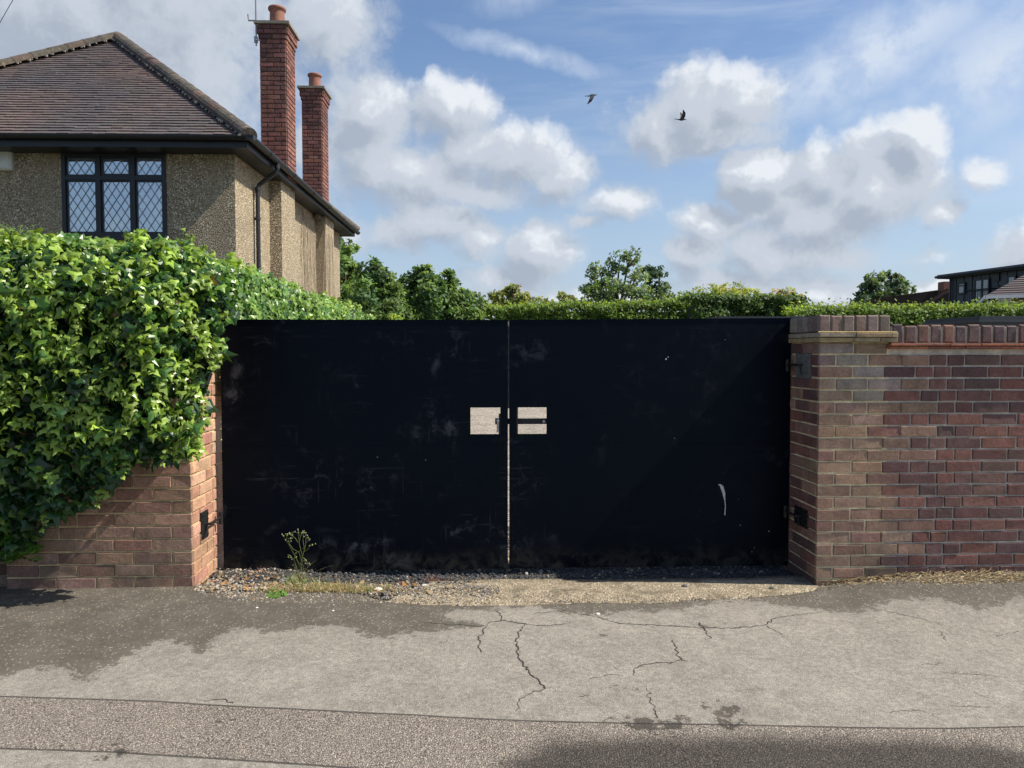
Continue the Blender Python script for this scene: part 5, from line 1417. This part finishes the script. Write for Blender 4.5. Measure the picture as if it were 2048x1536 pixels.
tree("broadleaf_tree", "distant olive green tree with a rounded top behind the gates' meeting line", 60, 1022, [(1000,600,26,.8),(1030,592,26,.8),(1050,606,20,.7),(990,615,20,.7),(1020,580,14,.7)], 7, .45, OL, 4, trunk=.3, group="small distant trees")
tree("broadleaf_tree", "smallest distant olive tree just above the hedge", 66, 1088, [(1080,604,14,.7),(1096,608,12,.7)], 6, .45, OL, 5, trunk=.2, group="small distant trees")
tree("broadleaf_tree", "small distant olive tree left of the tall open tree", 62, 1134, [(1128,598,15,.8),(1142,602,12,.8)], 6, .45, OL, 6, trunk=.2, group="small distant trees")
tree("broadleaf_tree", "tall open grey green tree with wispy upper branches above the hedge", 32, 1235, [(1200,560,30,1),(1178,585,24,.9),(1240,525,26,1),(1262,510,20,1.0),(1225,575,36,1),(1270,560,32,1),(1250,600,50,.7),(1215,540,20,1),(1285,590,26,.9),(1190,605,28,.7)], 9, .24, GB + MG[:1], 7, trunk=.18, fill_=.9)
tree("pine_tree", "dark pine tree standing at the right of the tall open tree", 40, 1308, [(1300,550,22,.8),(1318,545,16,.7),(1312,575,22,.7),(1298,590,22,.7),(1325,580,14,.7)], 16, .26, CON, 8, trunk=.2)
tree("broadleaf_tree", "low grey green tree between the pine and the bushy hedge end", 30, 1345, [(1340,590,24,.8),(1360,600,18,.8),(1325,605,22,.7),(1372,612,16,.7)], 12, .24, GB, 9, trunk=.12)
tree("broadleaf_tree", "wide domed blue green tree alone on the skyline, left of the dark clad house", 55, 1765, [(1770,580,34,.9),(1740,585,28,.9),(1800,580,28,.9),(1725,605,26,.7),(1815,605,24,.7),(1768,608,46,.6),(1785,560,20,.8),(1750,562,18,.8)], 7, .42, [(.05,.085,.045),(.04,.07,.042),(.065,.10,.05)], 10, trunk=.35)
def hedge(name, label, y, pxl, pxr, ytop_l, ytop_r, thick, cols, seed, leaf=.13, dens=330, bump_=.12, wild=0.0, zbot=0.0):
    a = at(pxl, ytop_l, y); b = at(pxr, ytop_r, y + (0 if not isinstance(thick, tuple) else 0)); r = np.random.default_rng(seed)
    e = empty(name, ((a.x + b.x) / 2, y, -.1), label, "hedge"); L0 = Vector(e.location); L = b.x - a.x
    n = int(L * dens * 5); u = r.uniform(0, 1, n); part_ = r.uniform(0, 1, n); zt_ = a.z + (b.z - a.z) * u
    nz = np.array([mnoise.noise(Vector((q * L * .9, seed, 0))) + .6 * mnoise.noise(Vector((q * L * 2.6, seed, 4))) for q in u]) * bump_
    x = a.x + L * u + r.normal(0, .05, n)
    topm = part_ < .45; 
    yy = np.where(topm, y + r.uniform(0, thick, n), y + r.normal(0, .05, n) - .05)
    z = np.where(topm, zt_ + nz + r.normal(0, .05, n) + wild * r.exponential(.12, n), zt_ + nz - r.uniform(0, 1, n) ** 1.4 * min(1.6, a.z - .2))
    rel = np.array([mnoise.noise(Vector((q * 2.2, w * 2.2, seed))) for q, w in zip(x, z)]); yy = yy - .18 * rel * (~topm)
    N = np.where(topm[:, None], np.stack([r.normal(.1, .5, n), r.normal(-.3, .4, n), r.normal(.8, .3, n)], 1), np.stack([r.normal(.2, .5, n), r.normal(-.8, .3, n), r.normal(.4, .4, n)], 1))
    ci = r.integers(0, len(cols), n); C = np.array(cols)[ci] * (r.uniform(.65, 1.3, n) * (1 + .35 * rel))[:, None]
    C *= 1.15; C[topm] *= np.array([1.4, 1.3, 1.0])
    T = r.normal(0, .6, (n, 3)) + np.array([0, 0, .7]); X, Y, Z = frames(N, T)
    P = np.stack([x, yy, z], 1) - np.array(L0)
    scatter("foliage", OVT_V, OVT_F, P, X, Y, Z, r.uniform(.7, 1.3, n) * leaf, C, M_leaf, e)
    g = MB(); g.box(Vector((a.x + .30, y + .12, 0)) - L0, Vector((b.x - .30, y + thick - .05, min(a.z, b.z) - .11)) - L0); g.build("branches", M_core, e)
    return e
LG = [(.12,.20,.03),(.08,.15,.025),(.15,.21,.04)]
hedge("clipped_hedge", "long clipped green hedge rising behind the gates' centre", 20, 975, 1400, 616, 609, 1.4, LG, 41, .11, 420, .12, .3)
hedge("clipped_hedge", "taller dark green hedge block behind the right gate leaf", 17.5, 1383, 1612, 596, 600, 1.6, [(.05,.10,.02),(.04,.085,.02),(.075,.13,.025)], 42, .11, 460, .10, .3)
hedge("clipped_hedge", "low bright green clipped hedge behind the right brick wall", 13.5, 1600, 2250, 622, 617, 1.2, LG, 43, .085, 620, .07, .35)
tree("bush", "wide olive green bush bulging above the dark hedge block", 21, 1445, [(1420,592,34,.7),(1460,585,34,.7),(1490,592,30,.7),(1395,602,24,.7),(1445,605,50,.5)], 30, .12, [(.13,.17,.045),(.10,.14,.04),(.15,.16,.05)], 11, cat="bush", trunk=.06)
tree("bush", "smaller rounded bush right of the wide olive one", 20, 1572, [(1560,600,26,.75),(1585,600,24,.75),(1572,590,20,.7),(1572,612,36,.5)], 30, .12, [(.12,.15,.045),(.10,.13,.04),(.16,.13,.06)], 12, cat="bush", trunk=.06)
tree("bush", "small light green shrub top just above the left gate leaf", 14, 790, [(786,634,10,.8),(797,637,9,.7)], 60, .10, LG, 13, cat="bush", trunk=.03)
# ------------------------------------------------------------------ low dark sheds beyond the wall
M_shed = simple("dark_grey_cladding", (.035, .042, .052), .45, 5, .15)
M_shedtop = simple("grey_roof_felt", (.03, .037, .044), .6, 5, .2)
def shed(label, pxa, pxb, ytop, y, h=.12, dep=2.2, slant=0.0, lid=True):
    a = at(pxa, ytop, y); b = at(pxb, ytop, y); e = empty("garden_shed", (a.x, y, -.1), label, "shed"); L0 = Vector(e.location); g = MB(); w = b.x - a.x
    g.box((.04, .04, .05), (w - .04, dep - .04, a.z + .1 - h * .55)); g.build("wall", M_shed, e)
    g = MB(); z1 = a.z + .1; z0 = z1 - h * .5
    g.add([(0, 0, z0), (w, 0, z0), (w, dep, z0), (0, dep, z0), (slant, .0, z1), (w, 0, z1), (w, dep, z1), (slant, dep, z1)], [(0,3,2,1),(4,5,6,7),(0,1,5,4),(1,2,6,5),(2,3,7,6),(3,0,4,7)])
    g.box((-.03, -.03, z0 - .05), (w + .03, dep + .03, z0 - .001)); g.build("roof", M_shedtop, e)
    return e
shed("flat grey shed roof just showing over the top of the right gate leaf", 1440, 1640, 632.5, 6.5, .07, 1.5, 0)
shed("long dark grey shed with a flat roof behind the right brick wall", 1960, 2300, 632, 7.2, .10, 1.5, 0)
# ------------------------------------------------------------------ dark clad house, right
va = ray(1897, 700); va.z = 0; va = va / va.dot(Vector((math.sin(R(YAW)), math.cos(R(YAW)), 0)))
vb = ray(2048, 700); vb.z = 0; vb = vb / vb.dot(Vector((math.sin(R(YAW)), math.cos(R(YAW)), 0)))
C0 = Vector((0, -DCAM, 0)); A = C0 + va * 34.0; B = C0 + vb * 30.2; du = (B - A).normalized(); nn = Vector((du.y, -du.x, 0))
if nn.dot(C0 - A) < 0: nn = -nn
topz = HC + 34.0 * (705 - 550) / 1500
dh = empty("modern_house", (A.x, A.y, -.1), "dark grey vertically clad house with balcony doors, far right behind the hedge", "house", rz=math.atan2(du.y, du.x))
DM = Matrix.LocRotScale(dh.location, dh.rotation_euler, None); DI = DM.inverted(); nl = DI.to_3x3() @ nn; SG = 1 if nl.y > 0 else -1
def dl(px_, py_): return DI @ onplane(px_, py_, A, nn)
LD = 13.0; TZ = topz + .1
g = MB(); g.box((0, 0, 0), (LD, -SG * 7, TZ - .18))
wx = .35
while wx < LD: g.box((wx - .012, SG * .03, 0), (wx + .012, 0.0, TZ - .2)); wx += .44
g.build("cladding", M_shed, dh)
g = MB(); g.box((-.35, SG * .38, TZ - .18), (LD + .3, -SG * 7.3, TZ)); g.build("roof", M_shed, dh)
g = MB(); g.tube([(-.4, SG * .42, TZ - .1), (LD, SG * .42, TZ - .1)], .06, 8); g.tube([(.1, SG * .08, TZ - .1), (.1, SG * .08, 0)], .045, 8); g.build("gutter", M_blackplastic, dh)
def dwin(px0, py0, px1, py1, bars, name="window"):
    a, b = dl(px0, py0), dl(px1, py1); x0, x1 = sorted((a.x, b.x)); z0, z1 = sorted((a.z, b.z)); g = MB(); t_ = .07
    y0, y1 = SG * .035, SG * .075
    for (p, q, r_, s) in ((x0, x0 + t_, z0, z1), (x1 - t_, x1, z0, z1), (x0 + t_, x1 - t_, z0, z0 + t_), (x0 + t_, x1 - t_, z1 - t_, z1)): g.box((p, y0, r_), (q, y1, s))
    for (k, f) in bars:
        if k == 'v': xx = x0 + (x1 - x0) * f; g.box((xx - .04, y0, z0 + t_), (xx + .04, y1 - SG * .003, z1 - t_))
        else: zz = z0 + (z1 - z0) * f; g.box((x0 + t_, y0, zz - .03), (x1 - t_, y1 - SG * .003, zz + .03))
    w = g.build(name, M_blackpaint, dh); g = MB(); g.box((x0 + t_, SG * .04, z0 + t_), (x1 - t_, SG * .05, z1 - t_)); g.build("pane", M_glassfar, w); return x0, x1, z0, z1
def farglass():
    m, t = mat("far_glass"); setin(t, Base_Color=(.10, .12, .14), Roughness=.05, Metallic=.0); t.p.inputs['Specular IOR Level'].default_value = 1.0
    t.p.inputs['Coat Weight'].default_value = 1.0; t.p.inputs['Coat Roughness'].default_value = .02; return m
M_glassfar = farglass()
dwin(1917, 566, 1932, 588, [('h', .72)])
x0, x1, z0, z1 = dwin(1951, 559, 1980, 609, [('v', .52)], "balcony_door")
dwin(2016, 552, 2034, 570, [])
g = MB()
a = dl(1945, 582); b = dl(1985, 612); xa_, xb_ = a.x, b.x + .2; zr = a.z
g.tube([(xa_, SG * .35, zr), (xb_, SG * .35, zr)], .03, 6); g.tube([(xa_, SG * .35, b.z), (xb_, SG * .35, b.z)], .03, 6)
for s_ in (0, 1): g.tube([(xa_ + (xb_ - xa_) * s_, SG * .05, zr), (xa_ + (xb_ - xa_) * s_, SG * .35, zr)], .025, 6)
k = 0
while xa_ + k * .11 < xb_: g.tube([(xa_ + k * .11, SG * .35, b.z), (xa_ + k * .11, SG * .35, zr)], .008, 5); k += 1
g.build("balcony_rail", M_iron, dh)
a = dl(1990, 543); b = dl(2000, 562); g = MB(); g.box((a.x, SG * .036, b.z), (b.x, SG * .06, a.z)); a = dl(1988, 572); b = dl(2000, 582); g.box((a.x, SG * .036, b.z), (b.x, SG * .06, a.z)); g.build("recess_shade", M_blackpaint, dh)  # dark recess drawn as flat panels, its shade put into their colour
# brown tiled roof left of it
M_brownroof = tile_mat("brown_roof_tile")
yB = 31.0; e = at(1822, 622, yB); tpx = at(1897, 577, yB); bh = empty("bungalow", (e.x, yB, -.1), "brown tiled roof slope with short chimney just left of the dark clad house", "house"); L0 = Vector(bh.location)
g = MB()
w_ = tpx.x - e.x; zt0 = tpx.z + .1; ze = e.z + .1
for k in range(22):
    f0, f1 = k / 22, (k + 1) / 22
    xa_, xb_ = w_ * f0, w_ * f1 + .04; za_, zb_ = ze + (zt0 - ze) * f0, ze + (zt0 - ze) * f1; c = jit((.13, .09, .075), rnd, .15)
    g.add([(xa_, -.2, za_ + .03), (xb_, -.2, zb_), (xb_, 8, zb_), (xa_, 8, za_ + .03), (xa_, -.2, za_ - .12), (xb_, -.2, zb_ - .12)], [(0,1,2,3),(0,4,5,1)], c)
g.add([(w_ + .01, -.2, zt0), (w_ * 2.2, -.2, ze), (w_ * 2.2, 8, ze), (w_ + .01, 8, zt0)], [(0,1,2,3)], (.1, .07, .06))
g.build("roof", M_brownroof, bh)
g = MB(); g.add([(.3, -.05, 0), (w_ * 2.1, -.05, 0), (w_ * 2.1, -.05, ze), (w_, -.05, zt0 - .13), (.3, -.05, ze + .02), (.3, 7.8, 0), (w_ * 2.1, 7.8, 0), (w_ * 2.1, 7.8, ze), (w_, 7.8, zt0 - .13), (.3, 7.8, ze + .02)], [(0,1,2,3,4),(5,9,8,7,6),(0,4,9,5),(1,6,7,2)]); g.build("wall", simple("brown_hung_tile", (.09,.065,.055), .85, 6, .3), bh)
g = MB(); c = at(1893, 575, yB + .3) - L0; g.box((c.x - .25, .1, zt0 - .6), (c.x + .25, .6, zt0 + .35), (.2, .09, .07)); g.build("chimney", M_brick, bh)
# neighbour at the right edge
yN = 22.0; ev = at(1972, 592, yN); nb_ = empty("tiled_house", (ev.x, yN, -.1), "house with dark hipped roof and white framed window at the right edge", "house", rz=R(-32)); L0 = Vector(nb_.location)
g = MB(); zE = ev.z + .1; rp = Vector((3.5, 3.5, zE + 2.25))
NI = Matrix.LocRotScale(nb_.location, nb_.rotation_euler, None); NII = NI.inverted()
def nat(px_, py_): return NII @ onplane(px_, py_, NI @ Vector((0, .35, 0)), NI.to_3x3() @ Vector((0, 1, 0)))
def rt(p0, p1, q0, q1, N=26):
    p0, p1, q0, q1 = map(Vector, (p0, p1, q0, q1))
    for k in range(N):
        f0, f1 = k / N, (k + 1) / N + .004; a, b = p0.lerp(q0, f0), p1.lerp(q1, f0); c, d = p1.lerp(q1, f1), p0.lerp(q0, f1)
        a = a + Vector((0, 0, .035)); b = b + Vector((0, 0, .035)); col = jit((.11, .085, .08), rnd, .18)
        g.add([a, b, c, d, a - Vector((0, 0, .05)), b - Vector((0, 0, .05))], [(0,1,2,3),(0,4,5,1)], col)
rt((0, 0, zE), (9, 0, zE), (rp.x, 3.5, rp.z), (9, 3.5, rp.z)); rt((0, 7, zE), (0, 0, zE), (rp.x, 3.5, rp.z), (rp.x, 3.5, rp.z))
g.add([(0, 7, zE), (9, 7, zE), (9, 3.5, rp.z), (rp.x, 3.5, rp.z)], [(0,1,2,3)], (.1, .08, .075)); g.build("roof", M_brownroof, nb_)
g = MB(); g.box((.35, .35, 0), (8.8, 6.7, zE - .1)); g.build("wall", simple("brown_render", (.20, .15, .115), .9, 8, .3), nb_)
g = MB(); g.box((-.03, -.06, zE - .10), (9, -.01, zE + .02)); g.box((-.06, -.06, zE - .10), (-.01, 7, zE + .02)); g.tube([(-.02, -.05, zE - .05), (.1, .1, zE - .3), (.28, .28, zE - .42), (.28, .28, .2)], .04, 8); g.build("gutter", M_whitepaint, nb_)
g = MB()
a = nat(1996, 598); b = nat(2021, 622); t_ = .045
for (p, q, r_, s) in ((a.x, a.x + t_, b.z, a.z), (b.x - t_, b.x, b.z, a.z), (a.x + t_, b.x - t_, a.z - t_, a.z), ((a.x + b.x) / 2 - .03, (a.x + b.x) / 2 + .03, b.z, a.z - t_)): g.box((p, .29, r_), (q, .345, s))
for (p, q) in ((a.x + t_, (a.x + b.x) / 2 - .03), ((a.x + b.x) / 2 + .03, b.x - t_)): g.box((p, .295, (a.z * .6 + b.z * .4) - .02), (q, .345, (a.z * .6 + b.z * .4) + .02))
w = g.build("window", M_whitepaint, nb_); g = MB(); g.box((a.x + t_, .335, b.z), (b.x - t_, .348, a.z - t_)); g.build("pane", M_glassfar, w)
# ------------------------------------------------------------------ birds, cable
def bird(label, px_, py_, pose):
    y = 22.0; c = at(px_, py_, y); e = empty("bird", tuple(c), label, "bird", "dark birds flying against the sky")
    bm = bmesh.new()
    M_bird = bpy.data.materials.get("bird_feather") or simple("bird_feather", (.022, .024, .03), .6)
    segs = 9; pr = []
    for i in range(segs):
        f = i / (segs - 1); x = -.17 + .34 * f; r_ = [.004,.016,.022,.038,.044,.040,.026,.024,.004][i]; pr.append((x, r_))
    g = MB(); g.tube([(x, 0, .012 * math.sin(x * 8)) for x, _ in pr], [r_ for _, r_ in pr], 10)
    # tail fan and beak
    g.add([(-.13, -.012, .004), (-.13, .012, .004), (-.25, .035, .002), (-.25, -.035, .002), (-.13, -.012, -.004), (-.13, .012, -.004), (-.25, .035, -.004), (-.25, -.035, -.004)], [(0,1,2,3),(7,6,5,4),(0,3,7,4),(1,5,6,2),(3,2,6,7)])
    g.tube([(.165, 0, .004), (.20, 0, 0)], [.007, .001], 6)
    g.build("body", M_bird, e, smooth=True)
    for sg in (-1, 1):
        g = MB(); tips = pose(sg); n_ = len(tips); vs = []
        for (p, ch) in tips:
            p = Vector(p); vs += [p + Vector((ch * .45, 0, .004)), p + Vector((-ch * .55, 0, .004)), p + Vector((ch * .45, 0, -.004)), p + Vector((-ch * .55, 0, -.004))]
        fs = []
        for i in range(n_ - 1):
            a_ = i * 4; b_ = a_ + 4; fs += [(a_, a_+1, b_+1, b_), (a_+3, a_+2, b_+2, b_+3), (a_+2, a_, b_, b_+2), (a_+1, a_+3, b_+3, b_+1)]
        fs.append(((n_-1)*4, (n_-1)*4+1, (n_-1)*4+3, (n_-1)*4+2)); g.add(vs, fs); g.build("wing", M_bird, e)
    return e
b1 = bird("dark bird with wings swept down, the left of the two birds", 1184, 191, lambda s: [((.03, s*.02, .01), .13), ((.0, s*.10, -.06), .14), ((-.06, s*.16, -.15), .11), ((-.15, s*.18, -.22), .03)])
b1.rotation_euler = (0, R(-6), 0)
b2 = bird("dark bird with wings raised, the right of the two birds", 1363, 239, lambda s: [((.02, s*.02, .01), .13), ((.05, s*.08, .10), .13), ((.05, s*.12, .20), .11), ((.0, s*.14, .29), .03)])
b2.rotation_euler = (0, R(2), R(4))
a = at(-60, 150, 6); b = at(60, -60, 6); g = MB(); d = b - a
pts = [a + d * (k / 12 * 4 - 1.6) + Vector((0, 0, .03 * ((k / 6 - 1) ** 2))) for k in range(13)]
setp(g.build("x", M_cable) if False else (lambda: (g.tube(pts, .004, 6), g.build("overhead_cable", M_cable))[1])(), "thin dark overhead cable crossing the sky at the upper left corner", "cable")
